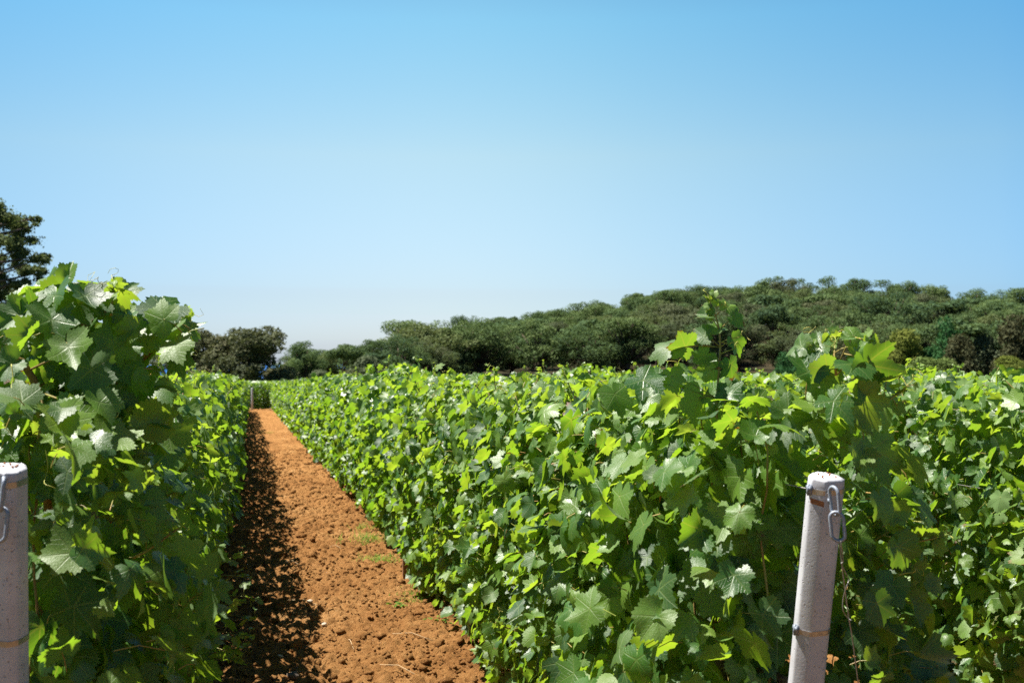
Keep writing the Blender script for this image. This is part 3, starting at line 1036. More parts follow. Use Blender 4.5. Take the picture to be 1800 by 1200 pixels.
def centre_end(lv, st, td, cn, rng, o):
    f = np.array(CAM_R @ Vector((0, 0, 1))); r_ = np.array(CAM_R @ Vector((1, 0, 0))); u_ = np.array(CAM_R @ Vector((0, 1, 0)))
    A = [loc_of(q[0], q[1], q[2] + .14, o) for q in ((1415, 830, 2.86), (1420, 770, 2.84), (1437, 730, 2.82), (1450, 705, 2.8), (1468, 685, 2.8), (1480, 665, 2.8))]
    cn.tube(A, [0.006, 0.006, 0.0057, 0.0054, 0.005, 0.0045], 7)
    cn.tube([loc_of(q[0], q[1], q[2] + .14, o) for q in ((1443, 707, 2.8), (1418, 690, 2.78), (1388, 663, 2.76))], [.0024, .0022, .0018], 6)
    hero = [(1388, 660, 2.76, 55, (-.5, .3, -.8), (-.3, .9, .2), .55), (1420, 655, 2.8, 55, (.1, .6, .8), (-.1, .8, .1), .0),
            (1350, 725, 2.72, 82, (.0, .65, .75), (-.1, -.9, .3), .0), (1440, 615, 2.85, 45, (-.4, .6, .6), (-.2, .8, 0), .2),
            (1475, 595, 2.85, 42, (.2, .8, .4), (.4, .6, 0), .1), (1455, 650, 2.8, 48, (-.2, .4, -.9), (-.6, -.5, 0), .6),
            (1500, 640, 2.75, 52, (.1, .9, .4), (.4, -.5, .6), .0), (1520, 640, 2.78, 72, (.4, -.1, .85), (.5, -.8, 0), .15),
            (1505, 705, 2.76, 66, (.3, -.2, .9), (.6, -.8, 0), .3), (1465, 705, 2.74, 52, (-.1, .7, .7), (.4, -.8, 0), .0),
            (1530, 610, 2.85, 46, (.6, .1, .7), (.1, -1, 0), .1), (1470, 760, 2.74, 62, (.2, .3, .9), (-.2, -.9, 0), .0),
            (1330, 820, 2.7, 62, (-.2, .3, .9), (-.3, -.9, .1), .0), (1535, 790, 2.8, 66, (.4, .2, .9), (.2, -1, 0), .0),
            (1550, 880, 2.8, 58, (.5, .3, .8), (.2, -1, 0), .0), (1410, 610, 2.85, 44, (-.6, .4, .5), (-.6, .4, 0), .3),
            (1545, 660, 2.82, 50, (.6, .4, .6), (.8, -.4, 0), .25), (1500, 590, 2.9, 36, (.1, .5, .8), (.5, .7, 0), .3),
            (1300, 900, 2.72, 50, (-.4, .5, .7), (-.1, -1, 0), .0), (1260, 950, 2.75, 55, (-.3, .6, .7), (.1, -.9, .2), .0),
            (1290, 1010, 2.7, 62, (-.1, .5, .85), (-.3, -.9, .2), .0), (1160, 1060, 2.85, 55, (-.4, .5, .7), (.2, -.9, .1), .0),
            (1340, 1080, 2.7, 66, (.1, .5, .85), (.4, -.8, .2), .0), (1390, 1010, 2.74, 50, (.0, .4, .9), (-.8, .2, .1), .3),
            (1580, 960, 2.8, 62, (.3, .1, .9), (.3, -.9, 0), .0), (1540, 1060, 2.8, 62, (.4, .2, .9), (.1, -1, 0), .0), (1600, 1060, 2.9, 58, (.5, .2, .8), (.3, -.9, 0), .0)]
    rs = np.random.RandomState(42)
    for k in range(170):
        hero.append((rs.uniform(1270, 1620), 1290 - 440 * rs.rand() ** 1.4, rs.uniform(2.95, 3.25), rs.uniform(36, 60), np.array((-.05, .5, .7)) + rs.randn(3) * .45, np.array((0, -.9, .2)) + rs.randn(3) * .4, max(0, rs.randn() * .2)))
    for (px, py, d, rp, nn, tt, ag) in hero:
        d += 0.14 if py < 830 else 0.05
        P = loc_of(px, py, d, o)
        N_ = r_ * nn[0] + u_ * nn[1] + f * nn[2]; T_ = r_ * tt[0] + u_ * tt[1] + f * tt[2]
        lv.add(P, N_, T_, (.95 if py < 830 else .78) * rp * d / FPX, ag)
        e = P - unit(T_) * 0.05 - unit(N_) * 0.04 + np.array((0, 0, -0.02))
        st.tube([P, (P + e) / 2 + np.array((0, 0, .008)), e], [.0013, .0015, .0018], 4)
    for (px, py, d, dd, L, s) in ((1470, 660, 2.8, (.0, 1, 0), .12, .05), (1440, 670, 2.85, (-.3, 1, 0), .10, .05), (1510, 650, 2.85, (.3, 1, 0), .10, .05), (1540, 720, 2.8, (.7, .5, 0), .10, .05)):
        shoot(lv, st, td, loc_of(px, py, d + .14, o), r_ * dd[0] + u_ * dd[1] + f * dd[2], L, rng, s)
    for (px, py, d, dd, L) in ((1450, 730, 2.76, (.6, -.5, .4), .13), (1430, 790, 2.76, (.2, -1, .2), .12), (1300, 780, 2.7, (-.3, -1, .3), .10), (1580, 1010, 2.8, (.9, .3, 0), .09)):
        tendril(td, loc_of(px, py, d + .14, o), r_ * dd[0] + u_ * dd[1] + f * dd[2], L, rng, 0.0015)


def tall_shoot(lv, st, td, cn, rng, o):
    # the shoot that stands up above the row
    f = np.array(CAM_R @ Vector((0, 0, 1))); r_ = np.array(CAM_R @ Vector((1, 0, 0))); u_ = np.array(CAM_R @ Vector((0, 1, 0)))
    d0 = 3.3
    S = [(1262, 800), (1259, 750), (1260, 700), (1264, 650), (1266, 610), (1265, 580), (1258, 555), (1250, 535), (1243, 517)]
    st.tube([loc_of(px, py, d0, o) for px, py in S], [.0042, .004, .0037, .0033, .003, .0026, .0022, .0017, .0013], 6)
    hero = [(1245, 555, 30, (-.3, .6, .7), (-.6, .5, .3), .25), (1280, 540, 34, (.3, .5, .8), (.6, .7, 0), .5), (1290, 560, 30, (.4, .3, .8), (.7, -.3, .1), .2),
            (1262, 578, 30, (.1, .8, .5), (-.7, -.3, .3), .4), (1238, 590, 34, (-.3, .5, .8), (-.8, .1, .2), .2), (1290, 600, 36, (.4, .3, .8), (.6, -.7, 0), .0),
            (1205, 610, 44, (-.2, .5, -.8), (-.9, .2, 0), .35), (1175, 612, 46, (-.3, .6, .6), (-.5, .6, 0), .3), (1240, 625, 36, (-.1, .5, .8), (-.6, -.6, 0), .1),
            (1285, 640, 36, (.6, .0, .8), (.3, -.9, 0), .0), (1250, 650, 36, (-.2, -.1, .9), (-.9, -.2, 0), .7), (1228, 700, 62, (-.5, .2, -.8), (-.3, -.9, .1), .65),
            (1282, 680, 42, (.2, .6, .7), (.5, -.7, .2), .15), (1300, 700, 40, (.4, .6, .6), (.8, -.3, .1), .1), (1130, 668, 58, (-.1, .7, .6), (.6, -.6, .2), .0), (1180, 660, 40, (-.4, .4, .8), (.3, -.9, 0), .5)]
    for (px, py, rp, nn, tt, ag) in hero:
        P = loc_of(px, py, d0, o)
        N_ = r_ * nn[0] + u_ * nn[1] + f * nn[2]; T_ = r_ * tt[0] + u_ * tt[1] + f * tt[2]
        lv.add(P, N_, T_, rp * .84 * d0 / FPX, ag)
        k = min(range(len(S)), key=lambda i: abs(S[i][1] - (py + 15)))
        e = loc_of(S[k][0], S[k][1], d0, o)
        st.tube([P, (P + e) / 2 + np.array((0, 0, .006)), e], [.0012, .0013, .0016], 4)
    for k in range(9):
        lv.add(loc_of(1248 + rng.randn() * 6, 530 + rng.randn() * 14, d0, o), rng.randn(3), unit(rng.randn(3) + np.array((0, 0, 1))), rng.uniform(.012, .022), 1.0)
    for (px, py, dd, L) in ((1270, 600, (1, .4, .1), .12), (1266, 622, (1, .5, .2), .11), (1255, 540, (.9, .3, .1), .06), (1245, 522, (-.3, .8, 0), .05), (1262, 690, (-.5, -.8, .3), .12), (1263, 600, (.6, -.1, .3), .09)):
        tendril(td, loc_of(px, py, d0, o), r_ * dd[0] + u_ * dd[1] + f * dd[2], L, rng, 0.0015)
    for (px, py, d, L) in ((1180, 690, 3.6, .10),):
        shoot(lv, st, td, loc_of(px, py, d, o), (0, -.1, 1), L, rng, 0.055)


rngL = np.random.RandomState(7)
near_vine(row_l, XL, 3.22, 1011, 900, 1.52, 0.33, end=True, shoots=0, extra=left_end, cap=0.30, smax=0.090, bottom=0.02)
near_vine(row_l, XL, 4.15, 1002, 900, 1.50, 0.335, shoots=1, bottom=0.04)
near_vine(row_l, XL, 5.10, 1003, 880, 1.44, 0.33, shoots=3, extra=side_bush, bottom=0.06)
near_vine(row_l, XL, 6.10, 1004, 880, 1.43, 0.33, shoots=3)
near_vine(row_l, XL, 7.10, 1005, 860, 1.43, 0.33, shoots=2)
fill_row(row_l, XL, 8.1, 61.0, rngL)

near_vine(row_c, XC, 3.22, 2001, 980, 1.44, 0.37, end=True, shoots=1, extra=centre_end, cap=0.22, smax=0.088, bottom=0.02)
near_vine(row_c, XC, 4.15, 2002, 1120, 1.44, 0.345, shoots=2, extra=tall_shoot, bottom=0.05)
for k, y in enumerate((5.1, 6.1, 7.1, 8.1)):
    near_vine(row_c, XC, y, 2003 + k, 1120, 1.43, 0.335, shoots=3, bottom=0.07)
fill_row(row_c, XC, 9.1, 61.0, np.random.RandomState(8))

for k, y in enumerate((3.3, 4.3, 5.3, 6.3)):
    near_vine(row_r, XR, y, 3001 + k, 980, 1.45, 0.36, shoots=4, end=(k == 0), cap=0.15, bottom=0.04)
fill_row(row_r, XR, 7.3, 61.0, np.random.RandomState(9), 14)

for k, (x, lab, y0, y1) in enumerate(((5.3, 'vine row far right whose leafy top shows just over the right-edge row', 4.5, 60),
                                      (7.25, 'vine row farthest to the right, only a strip of its top leaves showing', 7.5, 60),
                                      (-2.5, 'vine row hidden behind the tall left row, glimpsed between its leaves', 3.5, 40))):
    rt = tag(empty('vine_row', (0, 0, 0)), lab, 'vine row', 'trellised vine rows of the vineyard')
    fill_row(rt, x, y0, y1, np.random.RandomState(20 + k), 0)

# the block of vines across the far end of the path
for k, (y, lab) in enumerate(((64.5, 'far vine row crossing the end of the red soil path'), (67.3, 'second crossing vine row beyond the far end of the path'), (70.5, 'third crossing vine row beyond the path, seen as a green strip of tops'))):
    rt = tag(empty('vine_row', (0, 0, 0)), lab, 'vine row', 'vine rows across the far end')
    rg = np.random.RandomState(50 + k)
    for i in range(40):
        x = -16 + i * 1.0
        v = obj('grapevine', FAR[rg.randint(6)], rt, (x, y, gz1(x, y)), R(90) if rg.rand() < .5 else R(-90))
        v.scale = (1.1, 1, 1.05)
# the pale vineyard beyond, a mass of tops
rg = np.random.RandomState(60)
lv = Leaves(61)
N = 5200
px = rg.uniform(-26, 24, N); py_ = 73 + 50 * rg.rand(N)
lv.bulk(np.stack([px, py_, gz(px, py_) + 1.30 + 0.12 * rg.rand(N)], 1), np.stack([rg.randn(N) * .5, rg.randn(N) * .5 - .3, np.ones(N)], 1), rg.randn(N, 3) - np.array((0, 0, .5)), rg.uniform(.14, .30, N), rg.uniform(.2, .7, N))
tag(obj('vineyard_vegetation', lv.data('vineyard_vegetation', 2)), 'pale green mass of distant vine tops before the trees', 'vineyard', kind='stuff')


# ------------------------------------------------------------------ posts, chains, wires
def octo(w, dpt, ch):
    """D-like octagon of a cast concrete post"""
    a, c = w / 2, ch
    return np.array([(-a + c, -dpt / 2), (a - c * .55, -dpt / 2), (a, -dpt / 2 + c * .55), (a, dpt / 2 - c), (a - c, dpt / 2), (-a + c, dpt / 2), (-a, dpt / 2 - c), (-a, -dpt / 2 + c)])


def ring_round(sec, r=0.25):
    out = []
    n = len(sec)
    for i in range(n):
        p, q, s = sec[i - 1], sec[i], sec[(i + 1) % n]
        for t in (0.0, 0.5, 1.0):
            a = q + (p - q) * r; b = q + (s - q) * r
            out.append((1 - t) ** 2 * a + 2 * t * (1 - t) * q + t * t * b)
    return np.array(out)


def concrete_post(name, top, lean, w, label, seed, yaw, strap_z, rust=False):
    """post that leans; top = centre of its top face, lean = (x, y) shift per metre of height"""
    rng = np.random.RandomState(seed)
    axis = Vector((lean[0], lean[1], 1)).normalized()
    h = (top.z + 0.25) / axis.z
    base = top - axis * h
    t = tag(empty(name, base), label, 'post', 'concrete end posts of the vine rows')
    q = Vector((0, 0, 1)).rotation_difference(axis) @ Quaternion((0, 0, 1), yaw)
    t.rotation_mode = 'QUATERNION'; t.rotation_quaternion = q
    sec = ring_round(octo(w, w * 0.92, w * 0.31), 0.13)
    mb = MB()
    zs = np.concatenate([np.linspace(0, h - 0.02, 40), [h - 0.007, h - 0.002]])
    rings = []
    for i, z in enumerate(zs):
        k = 1.0 if i < 40 else (0.985, 0.955)[i - 40] + 0.014 * rng.randn(len(sec))[:, None] * (i > 39)
        jit = 1 + 0.006 * np.array([vnoise(z * 9 + seed, j * 0.7) - .5 for j in range(len(sec))])
        rings.append(np.column_stack([sec * k * jit[:, None], np.full(len(sec), z)]))
    # chipped, slightly domed end
    last = rings[-1].copy()
    for f, dz in ((0.75, .001), (0.4, .0016), (0.12, .0018)):
        rr = last.copy(); rr[:, :2] *= f; rr[:, 2] = h - 0.002 + dz + 0.0022 * rng.randn(len(rr)) * (f > .2)
        rings.append(rr)
    mb.loft(rings)
    mb.build('shaft', M['concrete'], t)
    # cut ends of the reinforcing strands in the top face
    for k in range(9):
        sx, sy = (rng.rand(2) - .5) * w * 0.6
        st = MB(); st.tube([(sx, sy, h - 0.004), (sx, sy, h + 0.0022)], 0.0022, 8)
        st.build('strand_end', M['rust'], t, smooth=False)
    for z in strap_z:
        z0 = h - z
        mb = MB()
        o = sec * 1.03; i_ = sec * 1.0
        band = []
        for (s_, zz) in ((i_ * .995, z0 - .0065), (o, z0 - .0065), (o, z0 + .0065), (i_ * .995, z0 + .0065)):
            band.append(np.column_stack([s_, np.full(len(sec), zz) + 0.006 * s_[:, 0] / w]))
        mb.loft(band, cap=False)
        s_ob = mb.build('strap', M['strap'], t, smooth=False)
        bk = MB()
        bk.box((-w * .53, -w * .12, z0), (.008, .014, .024)); bk.box((-w * .56, -w * .12, z0 + .004), (.006, .02, .010))
        bk.tube([(-w * .56, -w * .12, z0 - .014), (-w * .60, -w * .14, z0 - .004), (-w * .58, -w * .13, z0 + .014)], .0028, 6)
        bk.build('buckle', M['galv'], s_ob)
    if rust:
        mb = MB()
        pts = sec * 1.004
        idx = [(rust_i) % len(sec) for rust_i in rust]
        z0 = h - 0.058
        A = np.array([(*pts[k], z0 + 0.007 - 0.0015 * n) for n, k in enumerate(idx)]); B = np.array([(*pts[k], z0 - 0.006 - 0.002 * n) for n, k in enumerate(idx)])
        V = np.concatenate([A, B]); n = len(idx)
        T = []
        for k in range(n - 1):
            T += [(k, k + n, k + n + 1), (k, k + n + 1, k + 1)]
        mb.add(V, T); mb.build('rust_stain', M['rust'], t)
    return t, base, axis, q, h


def link_pts(c, up, side, L, W):
    pts = []
    r = W / 2
    for k in range(28):
        a = k / 28 * 2 * math.pi
        x, y = math.cos(a) * r, math.sin(a) * r
        y += (L / 2 - r) * (1 if math.sin(a) >= 0 else -1)
        pts.append(np.asarray(c) + np.asarray(side) * x + np.asarray(up) * y)
    return pts


f_ = np.array(CAM_R @ Vector((0, 0, 1))); r_ = np.array(CAM_R @ Vector((1, 0, 0))); u_ = np.array(CAM_R @ Vector((0, 1, 0)))


def chain(c1, c2, label, s):
    t = tag(empty('chain', Vector(c2)), label, 'chain', 'chains strapped to the end posts')
    off = np.asarray(c2)
    up1 = unit(u_ + r_ * -0.10 * s); sd1 = unit(f_ * 0.9 + r_ * 0.45)
    l1 = MB(); l1.tube(np.array(link_pts(np.asarray(c1) - off, up1, sd1, .068, .030)), .0044, 10, closed=True)
    l1.tube([np.asarray(c1) - off - sd1 * .017 + up1 * .004, np.asarray(c1) - off - sd1 * .017 - up1 * .008], .0056, 8)
    l1.build('link', M['galv'], t)
    up2 = unit(u_ - r_ * 0.10 * s); sd2 = unit(r_ * 0.93 + f_ * 0.25)
    l2 = MB(); l2.tube(np.array(link_pts(np.zeros(3), up2, sd2, .070, .031)), .0044, 10, closed=True)
    l2.build('link', M['galv'], t)
    return np.asarray(c2) - up2 * .034


POST_R = at(1451, 836, 2.83)
pr, base_r, ax_r, q_r, h_r = concrete_post('concrete_post', POST_R, (0.005, -0.20), 0.083, 'leaning pale concrete post with a rust stain, in front of the sunlit row', 3, R(-2), (0.032, 0.40), rust=(22, 23, 0, 1))
POST_L = at(13, 820, 2.43)
pl, base_l, ax_l, q_l, h_l = concrete_post('concrete_post', POST_L, (0.022, -0.20), 0.083, 'pale concrete post cut by the left edge of the photo', 4, R(-28), (0.030, 0.385))

foot = chain(at(1467, 880, 2.765), at(1472, 925, 2.755), 'two grey steel chain links hanging from the leaning concrete post', 1)
chain(at(4, 868, 2.375), at(1, 922, 2.37), 'grey chain links at the left edge, on the cut-off post', -1)

# anchor wire with its twisted tail
t = tag(empty('anchor_wire', Vector(foot)), 'thin twisted steel anchor wire running down from the chain of the leaning post', 'wire')
A = [at(px, py, d) for px, py, d in ((1475, 948, 2.752), (1481, 1000, 2.765), (1486, 1040, 2.775), (1492, 1085, 2.79), (1498, 1120, 2.80), (1508, 1195, 2.82), (1516, 1255, 2.84), (1545, 1480, 2.9), (1580, 1730, 2.98))]
Bq = [at(px, py, d) for px, py, d in ((1478, 950, 2.74), (1482, 985, 2.755), (1479, 990, 2.757), (1486, 1005, 2.765), (1492, 1018, 2.77), (1488, 1030, 2.765), (1482, 1052, 2.775), (1482, 1072, 2.775), (1490, 1085, 2.785), (1497, 1090, 2.78))]
off = Vector(foot)


def smooth_path(P, m=6):
    P = [np.array(p) for p in P]
    P = [2 * P[0] - P[1]] + P + [2 * P[-1] - P[-2]]
    out = []
    for i in range(1, len(P) - 2):
        for k in range(m):
            u = k / m
            a, b, c, d = P[i - 1:i + 3]
            out.append(.5 * ((2 * b) + (-a + c) * u + (2 * a - 5 * b + 4 * c - d) * u * u + (-a + 3 * b - 3 * c + d) * u ** 3))
    out.append(P[-2])
    return np.array(out)


mb = MB(); mb.tube(smooth_path(A) - np.array(off), .0014, 6); mb.build('strand', M['wire'], t)
mb = MB(); mb.tube(smooth_path(Bq) - np.array(off), .0013, 6); mb.build('twisted_tail', M['wire'], t)

# trellis wires: one per row, seen where the leaves leave gaps
for (x, z, y0, lab) in ((XR - 0.36, 1.02, 3.0, 'thin bright trellis wire in front of the right-edge vine row'), (XL, 1.15, 2.55, 'trellis wire strung inside the left vine row'), (XC, 1.22, 2.55, 'trellis wire strung inside the sunlit vine row')):
    mb = MB()
    ys = np.linspace(y0, 60, 40)
    P = np.stack([np.full(40, x), ys, gz(np.full(40, x), ys) + z], 1)
    mb.tube(P, .0016, 5)
    tag(mb.build('trellis_wire', M['wire'] if x < 3 else M['galv']), lab, 'wire', 'trellis wires')

# metal and wooden stakes
p = at(985, 800, 5.15)
t = tag(empty('metal_stake', (p.x, p.y, gz1(p.x, p.y))), 'blue-grey steel stake showing through the leaves of the sunlit row', 'stake')
H = p.z - gz1(p.x, p.y) + 0.08
mb = MB(); mb.box((0, 0, H / 2), (.034, .004, H)); mb.box((-.015, .016, H / 2), (.004, .028, H)); mb.box((.015, .016, H / 2), (.004, .028, H))
mb.build('profile', M['bluesteel'], t, smooth=False)
mb = MB(); mb.tube([(-.02, -.012, H - .1), (.02, -.012, H - .1)], .003, 6); mb.build('wire_hook', M['galv'], t)

_g = (lambda d_: (d_.x * (CAM_Z + .03) / -d_.z, d_.y * (CAM_Z + .03) / -d_.z))(ray(713, 1018))
px_, py__ = _g
t = tag(empty('wooden_stake', (px_, py__, gz1(px_, py__))), 'brown wooden stake at the foot of the sunlit row beside the path', 'stake')
mb = MB()
mb.loft([np.array([(-.022, -.02, z), (.022, -.02, z), (.022, .02, z), (-.022, .02, z)]) * np.array((s, s, 1)) for z, s in ((-.1, .9), (.15, 1), (.30, .97), (.33, .8))])
mb.build('shaft', M['wood'], t, smooth=False)

p = at(443, 722, 61.5)
t = tag(empty('end_post', (p.x, p.y, gz1(p.x, p.y))), 'pale thin post at the far end of the soil path', 'post')
mb = MB(); sec = octo(.11, .11, .03)
mb.loft([np.column_stack([sec * k, np.full(8, z)]) for z, k in ((-.2, 1), (.6, 1), (1.22, .97), (1.25, .8))]); mb.build('shaft', M['concrete'], t)


# ------------------------------------------------------------------ weeds, stones, straws
def weed(px, py, depth, n, L, label, grassy, seed):
    rng = np.random.RandomState(seed)
    v = ray(px, py)
    # where the sight line meets the ground
    s = 1.0
    for _ in range(60):
        q = Vector((0, 0, CAM_Z)) + v * s
        s += (q.z - gz1(q.x, q.y)) / max(0.02, -v.z) * 0.9
        s = max(.5, min(s, 80))
    q = Vector((0, 0, CAM_Z)) + v * s
    o = np.array((q.x, q.y, gz1(q.x, q.y)))
    V, T, A = [], [], []
    k0 = 0
    for i in range(n):
        a = rng.rand() * 6.28
        b = o * 0 + np.array((rng.randn() * depth, rng.randn() * depth, 0.0))
        d = np.array((math.cos(a), math.sin(a), rng.uniform(.6, 2.2) if grassy else rng.uniform(.3, 1.1))); d /= np.linalg.norm(d)
        w = np.cross(d, (0, 0, 1)); w /= np.linalg.norm(w)
        l = L * rng.uniform(.5, 1.2); ww = (.003 if grassy else .012) * rng.uniform(.7, 1.3)
        for j in range(4):
            f = j / 3
            c = b + d * l * f + np.array((0, 0, -.45 * l * f * f))
            wd = ww * (1 - f) ** .7 * (1 if grassy else (0.4 + 2.2 * f * (1 - f) + .3))
            V += [c - w * wd, c + w * wd]
            A += [rng.rand()] * 2
        for j in range(3):
            T += [(k0 + 2 * j, k0 + 2 * j + 1, k0 + 2 * j + 3), (k0 + 2 * j, k0 + 2 * j + 3, k0 + 2 * j + 2)]
        k0 += 8
    ob = obj('weed', mesh_data('weed', np.array(V), np.array(T), [M['weed']], attrs={'rnd': np.array(A)}), None, tuple(o))
    tag(ob, label, 'weed', 'weeds on the soil path')


weed(645, 955, .12, 150, .22, 'wispy grass tuft where the path meets the sunlit row', True, 1)
weed(668, 985, .08, 120, .13, 'short grass tuft in front of the wispy one by the row', True, 2)
weed(772, 1092, .025, 40, .10, 'small bright green leafy weed near the wooden stake', False, 3)
weed(742, 1050, .10, 160, .08, 'low yellowish sprinkle of weeds just below the wooden stake', True, 4)
weed(700, 1062, .03, 18, .05, 'tiny green seedling in the open soil left of the row', False, 5)
weed(468, 762, .14, 120, .16, 'faint green patch of grass far up the path', True, 6)
weed(640, 930, .06, 50, .16, 'thin upright grass against the low leaves of the sunlit row', True, 7)


def ground_hit(px, py):
    v = ray(px, py); s = 3.0
    for _ in range(80):
        q = Vector((0, 0, CAM_Z)) + v * s
        s += (q.z - gz1(q.x, q.y)) / max(0.02, -v.z) * 0.9
        s = max(.5, min(s, 80))
    return Vector((0, 0, CAM_Z)) + v * s


for k, (px, py, r, mat, lab) in enumerate(((397, 1162, .030, 'pale_stone', 'pale flat stone in the shade at the foot of the left row'), (490, 1156, .020, 'pale_stone', 'small pale tan stone on the near path'),
                                           (516, 1190, .030, 'grey_stone', 'dark grey stone at the bottom of the photo on the path'), (570, 1098, .016, 'pale_stone', 'tiny whitish stone on the sunlit middle of the path'),
                                           (545, 1058, .02, 'pale_stone', 'light orange stone at the edge of the shadow on the path'), (682, 1160, .016, 'pale_stone', 'whitish pebble near the bottom right of the path'))):
    rng = np.random.RandomState(70 + k)
    q = ground_hit(px, py)
    V = ICO_V * (1 + .12 * rng.randn(len(ICO_V), 1)) * r * np.array((1.25, .9, .62))
    o = obj('stone', mesh_data('stone', V, ICO_F, [M[mat]]), None, (q.x, q.y, q.z + r * .35), rng.rand() * 3)
    tag(o, lab, 'stone', 'stones on the soil path')
for k, (x0, y0, x1, y1, lab) in enumerate(((506, 1060, 565, 1072, 'bent dry stalk on the shaded edge of the path'), (500, 990, 530, 1000, 'short straw lying across the mid path'), (610, 1130, 622, 1148, 'short upright straw near the bottom of the path'),
                                           (668, 1175, 735, 1195, 'long straw at the bottom edge of the path'), (690, 1120, 760, 1132, 'thin twig below the green leafy weed'), (580, 965, 600, 968, 'pale straw on the sunlit path'))):
    a, b = ground_hit(x0, y0), ground_hit(x1, y1)
    m_ = (a + b) / 2 + Vector((0, .02, .02))
    mb = MB(); mb.tube([np.array(p) - np.array(m_) + np.array((0, 0, .022)) for p in (a, m_, b)], .0022, 5)
    tag(mb.build('straw', M['straw'], None, m_), lab, 'straw', 'dry straws on the soil path')


# ------------------------------------------------------------------ trees
def tufts(cent, radii, n, size, rng, up=0.35, gauss=False):
    """small leaf-clump faces over one ellipsoid lump"""
    d = rng.randn(n, 3); d[:, 2] += up
    d /= np.linalg.norm(d, axis=1)[:, None]
    if gauss:
        rr = np.abs(rng.randn(n)) * .62
    else:
        rr = 1.10 - 0.62 * rng.rand(n) ** 1.5
    P = cent + d * radii * rr[:, None]
    nr = d + rng.randn(n, 3) * 0.55
    nr /= np.linalg.norm(nr, axis=1)[:, None]
    t = np.cross(nr, rng.randn(n, 3)); t /= np.linalg.norm(t, axis=1)[:, None]
    s = np.cross(nr, t)
    sz = size * rng.uniform(.55, 1.25, n)[:, None]
    q = np.stack([P - t * sz * .55, P - t * sz * .1 + s * sz * .42 + nr * sz * .1, P + t * sz * .65, P + t * sz * .05 - s * sz * .42 + nr * sz * .12], 1)
    return q.reshape(-1, 3)


def make_tree(seed, H, rad, lumps, base, kind='pine', per=150, size=0.3, mat='pine', lump_r=None):
    rng = np.random.RandomState(seed)
    tr = MB()
    bend = rng.randn(2) * 0.03 * H
    axis = [np.array((bend[0] * (s * s), bend[1] * s * s, H * (.66 if kind == 'pine' else .84) * s - (0.5 if s == 0 else 0))) for s in np.linspace(0, 1, 7)]
    tr.tube(axis, np.linspace(.024 * H, .007 * H, 7), 7)
    Q, A = [], []
    subs = []
    for k in range(4 + seed % 3):
        a = rng.rand() * 6.28; q = rng.rand() ** .6 * .62 * rad
        subs.append((math.cos(a) * q, math.sin(a) * q, H * rng.uniform(.42, .76), rad * rng.uniform(.38, .56)))
    for k in range(lumps):
        free = None
        if kind == 'pine' and k % 4:
            sx, sy, sz_, sr = subs[rng.randint(len(subs))]
            free = np.array((sx, sy, sz_)) + rng.randn(3) * sr * np.array((.55, .55, .42))
            free[2] = min(free[2], H * (.88 - .10 * rng.rand()))
            prof, z = .5, free[2]
        elif kind == 'pine':
            q = rng.rand()
            z = H * (base + (.6 - base) * q); prof = .85
        elif kind == 'umbrella':
            q = rng.rand()
            z = H * (.72 + .2 * q); prof = math.sqrt(max(0.03, 1 - q * q))
        elif kind == 'bush':
            q = rng.rand(); z = H * (.15 + .72 * q); prof = math.sqrt(max(.05, 1 - q ** 2.2))
        else:
            q = rng.rand() ** .9; z = H * (base + (.9 - base) * q); prof = math.sqrt(max(.05, 1 - ((q - .3) / .78) ** 2))
        a = rng.rand() * 6.28
        r = rad * prof * (rng.rand() ** .5) * .82
        c = np.array((math.cos(a) * r + bend[0], math.sin(a) * r + bend[1], z)) if free is None else free
        lr = (lump_r or rad * .30) * rng.uniform(.65, 1.3)
        rd = np.array((lr, lr, lr * {'pine': .78, 'umbrella': .6, 'bush': .8, 'oak': .85}[kind]))
        if kind in ('pine', 'oak') or k % 2 == 0:
            s0 = axis[min(6, max(1, int(6 * min(1, (z / H) * .85))))]
            tr.tube([s0, (s0 + c) / 2 + np.array((0, 0, -.04 * H)), c], [.010 * H, .007 * H, .003 * H], 5)
        n = int(per * (lr / (lump_r or rad * .30)) ** 2)
        Q.append(tufts(c, rd, n, size, rng))
        A.append(np.repeat(np.clip(rng.rand() * .5 + rng.rand(n) * .5, 0, 1), 4))
    V = np.concatenate(Q)
    T = np.arange(len(V)).reshape(-1, 4)
    cr = mesh_data('crown', V, T, [M[mat]], attrs={'rnd': np.concatenate(A)}, smooth=False)
    return cr, tr.data('trunk', M['tree_bark'])


def place_tree(data, name, x, y, label, group=None, s=1.0, rz=0.0, cat='tree', sz=None, dz=0.0):
    t = tag(empty(name, (x, y, gz1(x, y) - .15 + dz), rz), label, cat, group)
    t.scale = (s, s, sz or s)
    obj('crown', data[0], t); obj('trunk', data[1], t)
    return t


def polar(px, d):
    """ground point under pixel column px at distance d"""
    v = ray(px, 640); k = d / math.hypot(v.x, v.y)
    return v.x * k, v.y * k


